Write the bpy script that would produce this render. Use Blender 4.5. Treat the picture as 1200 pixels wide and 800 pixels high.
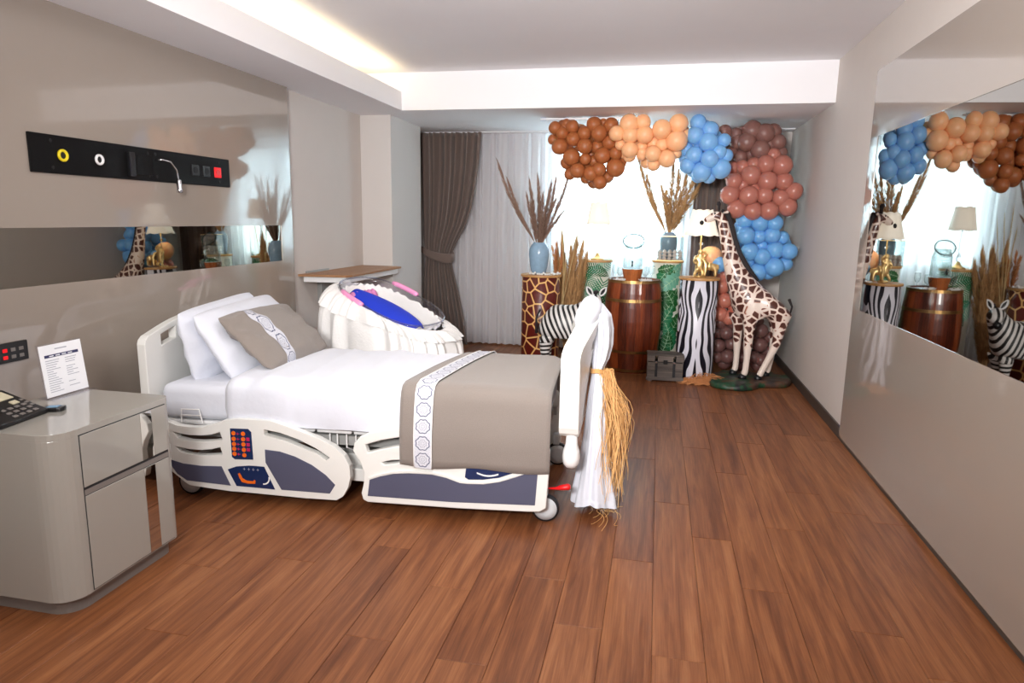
import bpy, bmesh, math, random
from mathutils import Vector, Matrix, Euler, geometry
from mathutils.geometry import tessellate_polygon

for o in list(bpy.data.objects):
    bpy.data.objects.remove(o, do_unlink=True)
S = bpy.context.scene
C = S.collection
PI = math.pi
R = math.radians

# ---------------------------------------------------------------- camera
cam_d = bpy.data.cameras.new('camera')
cam = bpy.data.objects.new('camera', cam_d)
C.objects.link(cam)
cam_d.sensor_width = 36.0
cam_d.lens = 788.0 / 1200.0 * 36.0
cam_d.clip_start = 0.02
yaw, pit, rol = 0.2092793, -0.1797616, 0.0163818
fwd = Vector((-math.sin(yaw) * math.cos(pit), math.cos(yaw) * math.cos(pit), math.sin(pit)))
rgt = Vector((math.cos(yaw), math.sin(yaw), 0))
up = rgt.cross(fwd)
r2 = rgt * math.cos(rol) + up * math.sin(rol)
u2 = -rgt * math.sin(rol) + up * math.cos(rol)
cam.matrix_world = Matrix(((r2.x, u2.x, -fwd.x, 0), (r2.y, u2.y, -fwd.y, 0), (r2.z, u2.z, -fwd.z, 1.5), (0, 0, 0, 1)))
S.camera = cam

# ---------------------------------------------------------------- sky, exposure
w = bpy.data.worlds.new('daylight')
S.world = w
w.use_nodes = True
bg = w.node_tree.nodes['Background']
bg.inputs[0].default_value = (0.80, 0.92, 1.0, 1)
bg.inputs[1].default_value = 15.0
S.view_settings.view_transform = 'Standard'
S.view_settings.look = 'None'
S.view_settings.exposure = 0.0
S.view_settings.gamma = 1.0
S.view_settings.use_curve_mapping = False


def area(name, loc, target, sx, sy, power, col=(1, 1, 1), spread=180):
    d = bpy.data.lights.new(name, 'AREA')
    d.shape = 'RECTANGLE'
    d.size = sx
    d.size_y = sy
    d.energy = power
    d.color = col
    d.spread = R(spread)
    o = bpy.data.objects.new(name, d)
    C.objects.link(o)
    o.location = loc
    o.rotation_euler = (Vector(target) - Vector(loc)).to_track_quat('-Z', 'Y').to_euler()
    return o


# added unseen fill lamps (overhead and aimed at the ceiling) and the photographer's flash
area('ceiling_fill_light', (-0.6, 0.2, 2.76), (-0.6, 0.2, 0), 1.4, 1.0, 34, (1, 0.97, 0.94))  # unseen overhead panel added as fill
area('ceiling_fill_light', (-0.6, 3.3, 2.77), (-0.6, 3.3, 0), 0.9, 0.9, 20, (1, 0.97, 0.94))  # second overhead fill, added just out of view
area('flash_light', (-0.75, -0.35, 1.95), (0.1, 6.5, 1.9), 0.40, 0.40, 40, (1, 0.98, 0.97), 120)
area('bounce_fill_light', (-0.5, -0.2, 1.9), (-0.3, 4.6, 2.8), 0.5, 0.5, 66, (1, 0.98, 0.97), 100)  # added lamp aimed at the ceiling for even fill
cove = area('cove_strip_light', (-2.47, 2.5, 2.585), (-2.47, 2.5, 0), 0.05, 6.8, 19, (1.0, 0.80, 0.46))
cove.rotation_euler = (PI, 0, 0)


# ---------------------------------------------------------------- materials
def lin(c):
    return tuple(((v / 255) / 12.92 if v / 255 <= 0.04045 else ((v / 255 + 0.055) / 1.055) ** 2.4) for v in c) + (1,)


def new_mat(name):
    m = bpy.data.materials.new(name)
    m.use_nodes = True
    return m, m.node_tree.nodes, m.node_tree.links, m.node_tree.nodes['Principled BSDF']


def mat(name, rgb, rough=0.5, metal=0.0, var=0.06, scale=6.0, bump=0.0, bscale=60.0, coat=0.0, trans=0.0, ior=1.5,
        emis=None, estr=0.0, alpha=1.0, sheen=0.0, sss=0.0):
    """procedural principled material: base colour with soft noise variation and optional bump"""
    m, N, L, P = new_mat(name)
    tc = N.new('ShaderNodeTexCoord')
    nz = N.new('ShaderNodeTexNoise')
    nz.inputs['Scale'].default_value = scale
    nz.inputs['Detail'].default_value = 3
    L.new(tc.outputs['Object'], nz.inputs['Vector'])
    mx = N.new('ShaderNodeMix')
    mx.data_type = 'RGBA'
    c = lin(rgb)
    mx.inputs[6].default_value = tuple(max(0, v * (1 - var)) for v in c[:3]) + (1,)
    mx.inputs[7].default_value = tuple(min(1, v * (1 + var)) for v in c[:3]) + (1,)
    L.new(nz.outputs[0], mx.inputs[0])
    L.new(mx.outputs[2], P.inputs['Base Color'])
    P.inputs['Roughness'].default_value = rough
    P.inputs['Metallic'].default_value = metal
    P.inputs['Coat Weight'].default_value = coat
    P.inputs['Coat Roughness'].default_value = 0.05
    P.inputs['Transmission Weight'].default_value = trans
    P.inputs['IOR'].default_value = ior
    P.inputs['Alpha'].default_value = alpha
    P.inputs['Sheen Weight'].default_value = sheen
    if sss:
        P.inputs['Subsurface Weight'].default_value = sss
        P.inputs['Subsurface Scale'].default_value = 0.03
    if emis:
        P.inputs['Emission Color'].default_value = lin(emis)
        P.inputs['Emission Strength'].default_value = estr
    if bump:
        n2 = N.new('ShaderNodeTexNoise')
        n2.inputs['Scale'].default_value = bscale
        n2.inputs['Detail'].default_value = 4
        L.new(tc.outputs['Object'], n2.inputs['Vector'])
        b = N.new('ShaderNodeBump')
        b.inputs['Strength'].default_value = bump
        b.inputs['Distance'].default_value = 0.01
        L.new(n2.outputs[0], b.inputs['Height'])
        L.new(b.outputs[0], P.inputs['Normal'])
    return m


def ramp(N, stops, interp='LINEAR'):
    r = N.new('ShaderNodeValToRGB')
    r.color_ramp.interpolation = interp
    e = r.color_ramp.elements
    while len(e) < len(stops):
        e.new(0.5)
    for i, (p, c) in enumerate(stops):
        e[i].position = p
        e[i].color = c if len(c) == 4 else lin(c)
    return r


def mathn(N, L, op, a, b=None, c=None):
    n = N.new('ShaderNodeMath')
    n.operation = op
    for i, v in enumerate((a, b, c)):
        if v is None:
            continue
        if hasattr(v, 'node'):
            L.new(v, n.inputs[i])
        else:
            n.inputs[i].default_value = v
    return n.outputs[0]


def wood_mat(name, stops, grain_axis='Y', gscale=1.0, rough=0.35, coat=0.0, bump=0.08, rand=0.35, spec=0.5):
    """wood: stretched noise along the grain; each object gets its own offset and tone"""
    m, N, L, P = new_mat(name)
    tc = N.new('ShaderNodeTexCoord')
    oi = N.new('ShaderNodeObjectInfo')
    mp = N.new('ShaderNodeMapping')
    sc = {'X': (1.6, 26, 26), 'Y': (26, 1.6, 26), 'Z': (26, 26, 1.6)}[grain_axis]
    mp.inputs['Scale'].default_value = tuple(s * gscale for s in sc)
    L.new(tc.outputs['Object'], mp.inputs['Vector'])
    cb = N.new('ShaderNodeCombineXYZ')
    off = mathn(N, L, 'MULTIPLY', oi.outputs['Random'], 53.0)
    for i in range(3):
        L.new(off, cb.inputs[i])
    L.new(cb.outputs[0], mp.inputs['Location'])
    nz = N.new('ShaderNodeTexNoise')
    nz.inputs['Scale'].default_value = 1.0
    nz.inputs['Detail'].default_value = 6
    nz.inputs['Roughness'].default_value = 0.62
    nz.inputs['Distortion'].default_value = 0.6
    L.new(mp.outputs[0], nz.inputs['Vector'])
    mp2 = N.new('ShaderNodeMapping')
    sc2 = {'X': (3, 190, 190), 'Y': (190, 3, 190), 'Z': (190, 190, 3)}[grain_axis]
    mp2.inputs['Scale'].default_value = tuple(s * gscale for s in sc2)
    L.new(tc.outputs['Object'], mp2.inputs['Vector'])
    nf = N.new('ShaderNodeTexNoise')
    nf.inputs['Scale'].default_value = 1.0
    nf.inputs['Detail'].default_value = 3
    L.new(mp2.outputs[0], nf.inputs['Vector'])
    s = mathn(N, L, 'MULTIPLY', nf.outputs[0], 0.30)
    t = mathn(N, L, 'MULTIPLY_ADD', nz.outputs[0], 0.80, s)
    rr = mathn(N, L, 'SUBTRACT', oi.outputs['Random'], 0.5)
    t = mathn(N, L, 'MULTIPLY_ADD', rr, rand, t)
    cr = ramp(N, stops)
    L.new(t, cr.inputs[0])
    L.new(cr.outputs[0], P.inputs['Base Color'])
    P.inputs['Roughness'].default_value = rough
    P.inputs['Coat Weight'].default_value = coat
    P.inputs['Coat Roughness'].default_value = 0.12
    P.inputs['Specular IOR Level'].default_value = spec
    b = N.new('ShaderNodeBump')
    b.inputs['Strength'].default_value = bump
    b.inputs['Distance'].default_value = 0.004
    L.new(t, b.inputs['Height'])
    L.new(b.outputs[0], P.inputs['Normal'])
    return m


M = {}
M['plank'] = wood_mat('floor_wood', [(0.30, (82, 43, 22)), (0.47, (112, 65, 37)), (0.62, (136, 84, 50)), (0.85, (166, 112, 72))],
                      'Y', 1.0, 0.42, 0.0, 0.10, 0.13, 0.35)
M['joint'] = mat('floor_joint', (52, 30, 20), 0.8)
M['wall'] = mat('painted_wall', (212, 204, 198), 0.75, var=0.02, bump=0.03, bscale=180)
M['wall_light'] = mat('pier_paint', (214, 208, 204), 0.75, var=0.02)
M['ceiling'] = mat('ceiling_paint', (244, 243, 246), 0.85, var=0.01)
M['lacquer'] = mat('glossy_taupe_lacquer', (156, 145, 135), 0.05, var=0.015, coat=0.7, ior=1.6)
def tilt(m, dy, dz=0.0):
    """shifts reflections: shading normal turned by a constant small angle, the cladding is straight"""
    N, L = m.node_tree.nodes, m.node_tree.links
    ge = N.new('ShaderNodeNewGeometry')
    ad = N.new('ShaderNodeVectorMath')
    ad.operation = 'ADD'
    ad.inputs[1].default_value = (0, dy, dz)  # normal offset places the reflections; the faces themselves are not turned
    nn = N.new('ShaderNodeVectorMath')
    nn.operation = 'NORMALIZE'
    L.new(ge.outputs['Normal'], ad.inputs[0])
    L.new(ad.outputs[0], nn.inputs[0])
    L.new(nn.outputs[0], N['Principled BSDF'].inputs['Normal'])
    L.new(nn.outputs[0], N['Principled BSDF'].inputs['Coat Normal'])
    return m


tilt(M['lacquer'], -0.045)
M['wall_mirror'] = tilt(mat('tinted_wall_mirror', (166, 164, 160), 0.015, 1.0, var=0.0), -0.045)
M['strip_mirror'] = tilt(mat('tinted_strip_mirror', (150, 146, 138), 0.015, 1.0, var=0.0), -0.050, 0.018)
M['mirror'] = mat('tinted_mirror', (205, 203, 200), 0.015, 1.0, var=0.0)
M['mirror_frame'] = mat('mirror_edge', (196, 186, 176), 0.25, 0.4)
M['baseboard'] = mat('dark_baseboard', (70, 62, 56), 0.5)
M['white_plastic'] = mat('bed_white_plastic', (232, 232, 228), 0.35, var=0.02)
M['grey_metal'] = mat('painted_grey_metal', (168, 168, 166), 0.4, 0.3)
M['navy'] = mat('slate_blue_insert', (82, 84, 106), 0.42, var=0.05)
M['panel_blue'] = mat('control_panel_blue', (26, 44, 86), 0.25)
M['orange'] = mat('orange_button', (240, 110, 20), 0.4)
M['orange2'] = mat('orange_button_centre', (250, 190, 60), 0.4)
M['magenta'] = mat('magenta_button', (190, 30, 90), 0.4)
M['red'] = mat('red_plastic', (224, 20, 24), 0.35)
M['sheet'] = mat('white_cotton', (218, 221, 231), 0.85, var=0.02, bump=0.35, bscale=14, sheen=0.2)
M['pillow'] = mat('white_pillow_cotton', (218, 221, 231), 0.85, var=0.02, bump=0.6, bscale=9, sheen=0.2)
M['rubber'] = mat('black_rubber', (22, 24, 30), 0.6)
M['wheel'] = mat('caster_grey', (206, 210, 214), 0.4)
M['taupe'] = mat('taupe_woven_fabric', (138, 128, 121), 0.9, var=0.14, scale=260, bump=0.4, bscale=520, sheen=0.25)
M['lace'] = None
M['black'] = mat('black_plastic', (20, 20, 22), 0.3)
M['black_panel'] = mat('black_glass_panel', (9, 8, 9), 0.5)
M['black_panel'].node_tree.nodes['Principled BSDF'].inputs['Specular IOR Level'].default_value = 0.15
M['vein'] = mat('pale_leaf_vein_print', (176, 214, 176), 0.45)
M['chrome'] = mat('chrome', (215, 215, 218), 0.12, 1.0)
M['yellow'] = mat('yellow_ring', (232, 208, 20), 0.35)
M['white'] = mat('white_paint', (240, 240, 240), 0.4)
M['ns'] = mat('nightstand_taupe_lacquer', (163, 160, 153), 0.13, var=0.02, coat=0.35)
M['ns_dark'] = mat('nightstand_plinth', (126, 120, 116), 0.4)
M['paper'] = mat('white_card', (244, 245, 250), 0.6)
M['ink'] = mat('navy_ink', (48, 50, 92), 0.6)
M['inkgrey'] = mat('grey_ink', (176, 178, 190), 0.7)
M['cream'] = mat('cream_label', (206, 198, 170), 0.6)
M['redlight'] = mat('red_led', (190, 10, 20), 0.5, emis=(220, 10, 20), estr=0.8)
M['blackhole'] = mat('socket_black', (6, 6, 7), 0.6)
M['curtain'] = mat('brown_curtain', (116, 99, 91), 0.9, var=0.08, bump=0.15, bscale=200, sheen=0.3)
M['alu'] = mat('window_frame_white', (225, 228, 232), 0.4)
M['gold'] = mat('antique_gold', (228, 198, 138), 0.35, 0.8, var=0.15, scale=30)
M['bronze'] = mat('bronze_hoop', (150, 118, 74), 0.35, 0.9, var=0.1, scale=20)
M['vase'] = mat('pale_blue_glazed_ceramic', (146, 178, 204), 0.2, var=0.16, scale=22, coat=0.5)
M['vase2'] = mat('grey_blue_glazed_ceramic', (150, 172, 192), 0.2, var=0.1, scale=22, coat=0.5)
M['topwood'] = wood_mat('light_wood_top', [(0.2, (170, 118, 66)), (0.8, (218, 170, 110))], 'X', 1.0, 0.45)
M['shelfwood'] = wood_mat('walnut_top', [(0.2, (128, 88, 58)), (0.8, (178, 132, 92))], 'Y', 1.0, 0.45)
M['barrel'] = wood_mat('barrel_oak', [(0.25, (52, 16, 8)), (0.5, (112, 46, 22)), (0.75, (150, 72, 34))], 'Z', 0.8, 0.28, 0.35, 0.2, 0.4)
M['bucket'] = wood_mat('bucket_oak', [(0.25, (130, 66, 30)), (0.75, (196, 112, 58))], 'Z', 1.2, 0.4, 0.2)
M['crate'] = wood_mat('grey_stained_wood', [(0.25, (58, 51, 48)), (0.75, (118, 107, 100))], 'X', 1.5, 0.6)
M['leaf'] = mat('leaf_green_print', (34, 126, 80), 0.45, var=0.3, scale=18)
M['leaf2'] = mat('deep_green_print', (20, 96, 40), 0.45, var=0.4, scale=14)
M['leaf3'] = mat('teal_leaf_print', (110, 178, 152), 0.45, var=0.25, scale=14)
M['leafbase'] = mat('cream_print_ground', (226, 228, 214), 0.4, var=0.03)
M['grass'] = mat('pampas_beige', (200, 156, 106), 0.95, var=0.25, scale=30)
M['grass_brown'] = mat('pampas_mauve_brown', (150, 120, 104), 0.95, var=0.25, scale=30)
M['grass_pale'] = mat('dry_stem_straw', (214, 186, 134), 0.9, var=0.15)
M['raffia'] = mat('raffia_straw', (226, 176, 114), 0.8, var=0.2, scale=12)
M['straw'] = mat('orange_straw', (206, 140, 88), 0.85, var=0.25, scale=20)
M['pink'] = mat('pink_plastic', (244, 158, 204), 0.35)
M['blue_cloth'] = mat('royal_blue_fabric', (20, 56, 206), 0.7, var=0.06, scale=20, bump=0.2, bscale=90)
M['pink_cloth'] = mat('dusty_pink_fabric', (206, 128, 178), 0.8)
M['white_lace'] = mat('white_ruffled_fabric', (238, 236, 234), 0.9, var=0.02, bump=0.3, bscale=60, sheen=0.2)
M['shadewhite'] = mat('cream_lamp_shade', (250, 246, 236), 0.8, emis=(255, 240, 212), estr=0.45)
M['crystal'] = mat('crystal_glass', (250, 250, 250), 0.02, trans=1.0, var=0)
M['hoof'] = mat('black_hoof', (18, 20, 24), 0.35)
M['mane'] = mat('dark_mane', (44, 38, 40), 0.8)
M['dark_inner'] = mat('dark_interior', (32, 32, 36), 0.6)
M['candy'] = mat('cream_confection', (236, 216, 206), 0.6, var=0.1, scale=50)


def glass_mat(name, tint=(255, 255, 255), rough=0.0, a=0.85):
    """thin clear glass: mostly see-through with sharp reflections at grazing angles"""
    m, N, L, P = new_mat(name)
    out = N['Material Output']
    tr = N.new('ShaderNodeBsdfTransparent')
    tr.inputs[0].default_value = lin(tint)
    gl = N.new('ShaderNodeBsdfGlossy')
    gl.inputs['Roughness'].default_value = 0.03
    lw = N.new('ShaderNodeLayerWeight')
    lw.inputs[0].default_value = 0.35
    mx = N.new('ShaderNodeMixShader')
    f = mathn(N, L, 'MULTIPLY_ADD', lw.outputs['Facing'], 1 - a, 0.05)
    L.new(f, mx.inputs[0])
    L.new(tr.outputs[0], mx.inputs[1])
    L.new(gl.outputs[0], mx.inputs[2])
    L.new(mx.outputs[0], out.inputs[0])
    return m


M['glass'] = glass_mat('clear_window_glass', (240, 250, 250), a=0.8)
M['jar'] = glass_mat('clear_jar_glass', (247, 251, 251), a=0.6)
M['acrylic'] = glass_mat('clear_acrylic', (250, 250, 253), a=0.86)


def sheer_mat():
    m, N, L, P = new_mat('white_sheer')
    out = N['Material Output']
    tr = N.new('ShaderNodeBsdfTransparent')
    tl = N.new('ShaderNodeBsdfTranslucent')
    df = N.new('ShaderNodeBsdfDiffuse')
    tl.inputs[0].default_value = lin((246, 246, 248))
    df.inputs[0].default_value = lin((244, 242, 246))
    wv = N.new('ShaderNodeTexNoise')
    wv.inputs['Scale'].default_value = 300
    tc = N.new('ShaderNodeTexCoord')
    L.new(tc.outputs['Object'], wv.inputs['Vector'])
    a = N.new('ShaderNodeMixShader')
    a.inputs[0].default_value = 0.5
    L.new(df.outputs[0], a.inputs[1])
    L.new(tl.outputs[0], a.inputs[2])
    b = N.new('ShaderNodeMixShader')
    f = mathn(N, L, 'MULTIPLY_ADD', wv.outputs[0], 0.1, 0.82)
    L.new(f, b.inputs[0])
    L.new(tr.outputs[0], b.inputs[1])
    L.new(a.outputs[0], b.inputs[2])
    L.new(b.outputs[0], out.inputs[0])
    return m


M['sheer'] = sheer_mat()


def lace_mat():
    """white woven trim with navy outlined medallions, in UV space (u across, v one cell per medallion)"""
    m, N, L, P = new_mat('white_trim_with_medallions')
    uv = N.new('ShaderNodeTexCoord')
    sp = N.new('ShaderNodeSeparateXYZ')
    L.new(uv.outputs['UV'], sp.inputs[0])
    x = mathn(N, L, 'ABSOLUTE', mathn(N, L, 'SUBTRACT', sp.outputs[0], 0.5))
    fy = mathn(N, L, 'ABSOLUTE', mathn(N, L, 'SUBTRACT', mathn(N, L, 'FRACT', sp.outputs[1]), 0.5))
    # octofoil radius
    d2 = mathn(N, L, 'SQRT', mathn(N, L, 'ADD', mathn(N, L, 'MULTIPLY', x, x), mathn(N, L, 'MULTIPLY', fy, fy)))
    ang = mathn(N, L, 'ARCTAN2', x, fy)
    lob = mathn(N, L, 'MULTIPLY', mathn(N, L, 'COSINE', mathn(N, L, 'MULTIPLY', ang, 8.0)), 0.022)
    d = mathn(N, L, 'ADD', d2, lob)
    l1 = mathn(N, L, 'LESS_THAN', mathn(N, L, 'ABSOLUTE', mathn(N, L, 'SUBTRACT', d, 0.40)), 0.028)
    l2 = mathn(N, L, 'LESS_THAN', mathn(N, L, 'ABSOLUTE', mathn(N, L, 'SUBTRACT', d, 0.22)), 0.020)
    l3 = mathn(N, L, 'LESS_THAN', mathn(N, L, 'ABSOLUTE', mathn(N, L, 'SUBTRACT', d, 0.10)), 0.016)
    t = mathn(N, L, 'MAXIMUM', l1, mathn(N, L, 'MULTIPLY', mathn(N, L, 'MAXIMUM', l2, l3), 0.45))
    nz = N.new('ShaderNodeTexNoise')
    nz.inputs['Scale'].default_value = 26
    L.new(uv.outputs['UV'], nz.inputs['Vector'])
    g = ramp(N, [(0.40, (186, 187, 198)), (0.60, (222, 223, 230))])
    L.new(nz.outputs[0], g.inputs[0])
    mx = N.new('ShaderNodeMix')
    mx.data_type = 'RGBA'
    L.new(t, mx.inputs[0])
    L.new(g.outputs[0], mx.inputs[6])
    mx.inputs[7].default_value = lin((84, 88, 116))
    L.new(mx.outputs[2], P.inputs['Base Color'])
    P.inputs['Roughness'].default_value = 0.85
    return m


M['lace'] = lace_mat()


def giraffe_mat(name, ground, spot, scale, lo, hi, zfade=None, rough=0.3, squash=(1, 1, 1), wrap=0.0, halo=None):
    """cells of spot colour parted by ground-coloured seams"""
    m, N, L, P = new_mat(name)
    tc = N.new('ShaderNodeTexCoord')
    mp = N.new('ShaderNodeMapping')
    mp.inputs['Scale'].default_value = squash
    L.new(tc.outputs['Object'], mp.inputs['Vector'])
    vo = N.new('ShaderNodeTexVoronoi')
    vo.feature = 'DISTANCE_TO_EDGE'
    vo.inputs['Scale'].default_value = scale
    if wrap:
        sw = N.new('ShaderNodeSeparateXYZ')
        L.new(tc.outputs['Object'], sw.inputs[0])
        cw = N.new('ShaderNodeCombineXYZ')
        L.new(mathn(N, L, 'MULTIPLY', mathn(N, L, 'ARCTAN2', sw.outputs[0], mathn(N, L, 'MULTIPLY', sw.outputs[1], -1.0)), wrap), cw.inputs[0])
        L.new(sw.outputs[2], cw.inputs[1])
        vo.voronoi_dimensions = '2D'
    vo.inputs['Randomness'].default_value = 0.8
    L.new(cw.outputs[0] if wrap else mp.outputs[0], vo.inputs['Vector'])
    d = vo.outputs['Distance']
    if zfade:
        sp = N.new('ShaderNodeSeparateXYZ')
        L.new(tc.outputs['Object'], sp.inputs[0])
        mr = N.new('ShaderNodeMapRange')
        mr.inputs[1].default_value = zfade[0]
        mr.inputs[2].default_value = zfade[1]
        mr.inputs[3].default_value = -0.5
        mr.inputs[4].default_value = 0.0
        L.new(sp.outputs[2], mr.inputs[0])
        d = mathn(N, L, 'ADD', d, mr.outputs[0])
        mr2 = N.new('ShaderNodeMapRange')
        mr2.inputs[1].default_value = zfade[2]
        mr2.inputs[2].default_value = zfade[3]
        mr2.inputs[3].default_value = 0.0
        mr2.inputs[4].default_value = -0.02
        L.new(sp.outputs[2], mr2.inputs[0])
        d = mathn(N, L, 'ADD', d, mr2.outputs[0])
    cr = ramp(N, [(lo, ground), (hi, spot)] if not halo else [(lo, ground), ((lo + hi) / 2, halo), (hi, spot)])
    L.new(d, cr.inputs[0])
    L.new(cr.outputs[0], P.inputs['Base Color'])
    P.inputs['Roughness'].default_value = rough
    P.inputs['Coat Weight'].default_value = 0.3
    return m


M['giraffe_print'] = giraffe_mat('giraffe_print_wrap', (240, 190, 120), (96, 24, 18), 9.0, 0.060, 0.080, wrap=.20)
M['giraffe_skin'] = giraffe_mat('painted_giraffe_coat', (240, 224, 212), (84, 44, 36), 14.5, 0.095, 0.150, (0.33, 0.40, 0.95, 1.55), 0.35, halo=(196, 132, 108))


def zebra_print():
    """mirrored black and white bands flowing down the wrap"""
    m, N, L, P = new_mat('zebra_print_wrap')
    tc = N.new('ShaderNodeTexCoord')
    sp = N.new('ShaderNodeSeparateXYZ')
    L.new(tc.outputs['Object'], sp.inputs[0])
    at = mathn(N, L, 'ARCTAN2', sp.outputs[0], mathn(N, L, 'MULTIPLY', sp.outputs[1], -1.0))
    u = mathn(N, L, 'ABSOLUTE', at)
    cb = N.new('ShaderNodeCombineXYZ')
    L.new(mathn(N, L, 'MULTIPLY', u, 0.55), cb.inputs[0])
    L.new(mathn(N, L, 'MULTIPLY', sp.outputs[2], 1.5), cb.inputs[2])
    nz = N.new('ShaderNodeTexNoise')
    nz.inputs['Scale'].default_value = 1.3
    nz.inputs['Detail'].default_value = 1.5
    L.new(cb.outputs[0], nz.inputs['Vector'])
    nn = mathn(N, L, 'MULTIPLY', mathn(N, L, 'SUBTRACT', nz.outputs[0], 0.5), 22.0)
    # an eye-shaped swirl on each side
    dz = mathn(N, L, 'MULTIPLY', mathn(N, L, 'SUBTRACT', sp.outputs[2], 0.66), 4.2)
    du = mathn(N, L, 'MULTIPLY', mathn(N, L, 'SUBTRACT', u, 1.15), 2.4)
    rr = mathn(N, L, 'ADD', mathn(N, L, 'ABSOLUTE', du), mathn(N, L, 'ABSOLUTE', dz))
    fall = mathn(N, L, 'EXPONENT', mathn(N, L, 'MULTIPLY', rr, -1.2))
    ph = mathn(N, L, 'ADD', mathn(N, L, 'MULTIPLY', u, 12.0), nn)
    ph = mathn(N, L, 'ADD', ph, mathn(N, L, 'MULTIPLY', fall, 14.0))
    s = mathn(N, L, 'SINE', ph)
    cr = ramp(N, [(0.49, (22, 22, 34)), (0.53, (226, 226, 238))])
    L.new(mathn(N, L, 'MULTIPLY_ADD', s, 0.5, 0.56), cr.inputs[0])
    L.new(cr.outputs[0], P.inputs['Base Color'])
    P.inputs['Roughness'].default_value = 0.35
    return m


M['zebra_print'] = zebra_print()


def zebra_skin():
    m, N, L, P = new_mat('painted_zebra_coat')
    tc = N.new('ShaderNodeTexCoord')
    sp = N.new('ShaderNodeSeparateXYZ')
    L.new(tc.outputs['Object'], sp.inputs[0])
    nz = N.new('ShaderNodeTexNoise')
    nz.inputs['Scale'].default_value = 3.5
    nz.inputs['Detail'].default_value = 1
    L.new(tc.outputs['Object'], nz.inputs['Vector'])
    n = mathn(N, L, 'MULTIPLY', nz.outputs[0], 9.0)
    # upright stripes on the trunk, level rings on the legs
    leg = mathn(N, L, 'LESS_THAN', sp.outputs[2], 0.33)
    a = mathn(N, L, 'MULTIPLY', mathn(N, L, 'MULTIPLY_ADD', sp.outputs[2], 0.35, sp.outputs[0]), 125.0)
    b = mathn(N, L, 'MULTIPLY', sp.outputs[2], 150.0)
    mx = N.new('ShaderNodeMix')
    L.new(leg, mx.inputs[0])
    L.new(a, mx.inputs[2])
    L.new(b, mx.inputs[3])
    s = mathn(N, L, 'SINE', mathn(N, L, 'ADD', mx.outputs[0], n))
    cr = ramp(N, [(0.47, (24, 22, 24)), (0.53, (232, 230, 228))])
    L.new(mathn(N, L, 'MULTIPLY_ADD', s, 0.5, 0.54), cr.inputs[0])
    L.new(cr.outputs[0], P.inputs['Base Color'])
    P.inputs['Roughness'].default_value = 0.4
    return m


M['zebra_skin'] = zebra_skin()


def rock_mat():
    m, N, L, P = new_mat('painted_rock_base')
    tc = N.new('ShaderNodeTexCoord')
    nz = N.new('ShaderNodeTexNoise')
    nz.inputs['Scale'].default_value = 7
    nz.inputs['Detail'].default_value = 3
    L.new(tc.outputs['Object'], nz.inputs['Vector'])
    cr = ramp(N, [(0.38, (30, 32, 36)), (0.47, (24, 74, 48)), (0.55, (86, 58, 44)), (0.66, (52, 46, 44))])
    L.new(nz.outputs[0], cr.inputs[0])
    L.new(cr.outputs[0], P.inputs['Base Color'])
    P.inputs['Roughness'].default_value = 0.45
    b = N.new('ShaderNodeBump')
    b.inputs['Strength'].default_value = 0.5
    L.new(nz.outputs[0], b.inputs['Height'])
    L.new(b.outputs[0], P.inputs['Normal'])
    return m


M['rock'] = rock_mat()


def balloon_mat(name, rgb, rough=0.28, sss=0.25, var=0.04):
    return mat(name, rgb, rough, var=var, scale=3, sss=sss, sheen=0.0)


BM = {
    'caramel': balloon_mat('caramel_latex', (172, 102, 58), 0.45),
    'peach': balloon_mat('peach_latex', (252, 192, 144), 0.4),
    'blue': balloon_mat('light_blue_latex', (128, 182, 234), 0.4),
    'cocoa': balloon_mat('cocoa_latex', (136, 96, 88), 0.4),
    'terra': balloon_mat('terracotta_latex', (184, 118, 104), 0.28),
    'sky': balloon_mat('sky_blue_latex', (116, 176, 230), 0.35),
    'coral': balloon_mat('coral_latex', (214, 132, 112), 0.3),
    'umber': balloon_mat('umber_latex', (122, 86, 82), 0.3),
}


# ---------------------------------------------------------------- object helpers
def props(o, label=None, cat=None, group=None, kind=None):
    if label: o['label'] = label
    if cat: o['category'] = cat
    if group: o['group'] = group
    if kind: o['kind'] = kind
    return o


def thing(name, label, cat, loc=(0, 0, 0), rotz=0.0, group=None):
    o = bpy.data.objects.new(name, None)
    o.empty_display_size = 0.1
    C.objects.link(o)
    o.location = loc
    o.rotation_euler = (0, 0, rotz)
    return props(o, label, cat, group)


def obj(name, bm, m, parent=None, smooth=False, bevel=0.0, bseg=2, sub=0, label=None, loc=None, solid=0.0):
    if isinstance(bm, bpy.types.Mesh):
        me = bm
    else:
        bmesh.ops.recalc_face_normals(bm, faces=bm.faces[:])
        me = bpy.data.meshes.new(name)
        bm.to_mesh(me)
        bm.free()
        me.materials.append(m if not isinstance(m, str) else M[m])
        if smooth:
            for p in me.polygons:
                p.use_smooth = True
    o = bpy.data.objects.new(name, me)
    C.objects.link(o)
    if parent: o.parent = parent
    if loc: o.location = loc
    if label: o['label'] = label
    if solid:
        s = o.modifiers.new('solid', 'SOLIDIFY')
        s.thickness = solid
    if bevel:
        b = o.modifiers.new('bevel', 'BEVEL')
        b.width = bevel
        b.segments = bseg
        b.limit_method = 'ANGLE'
        b.angle_limit = R(40)
    if sub:
        s = o.modifiers.new('sub', 'SUBSURF')
        s.levels = sub
        s.render_levels = sub
    return o


def copy_tree(o, parent=None):
    c = o.copy()
    C.objects.link(c)
    c.parent = parent
    for ch in o.children:
        copy_tree(ch, c)
    return c


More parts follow.
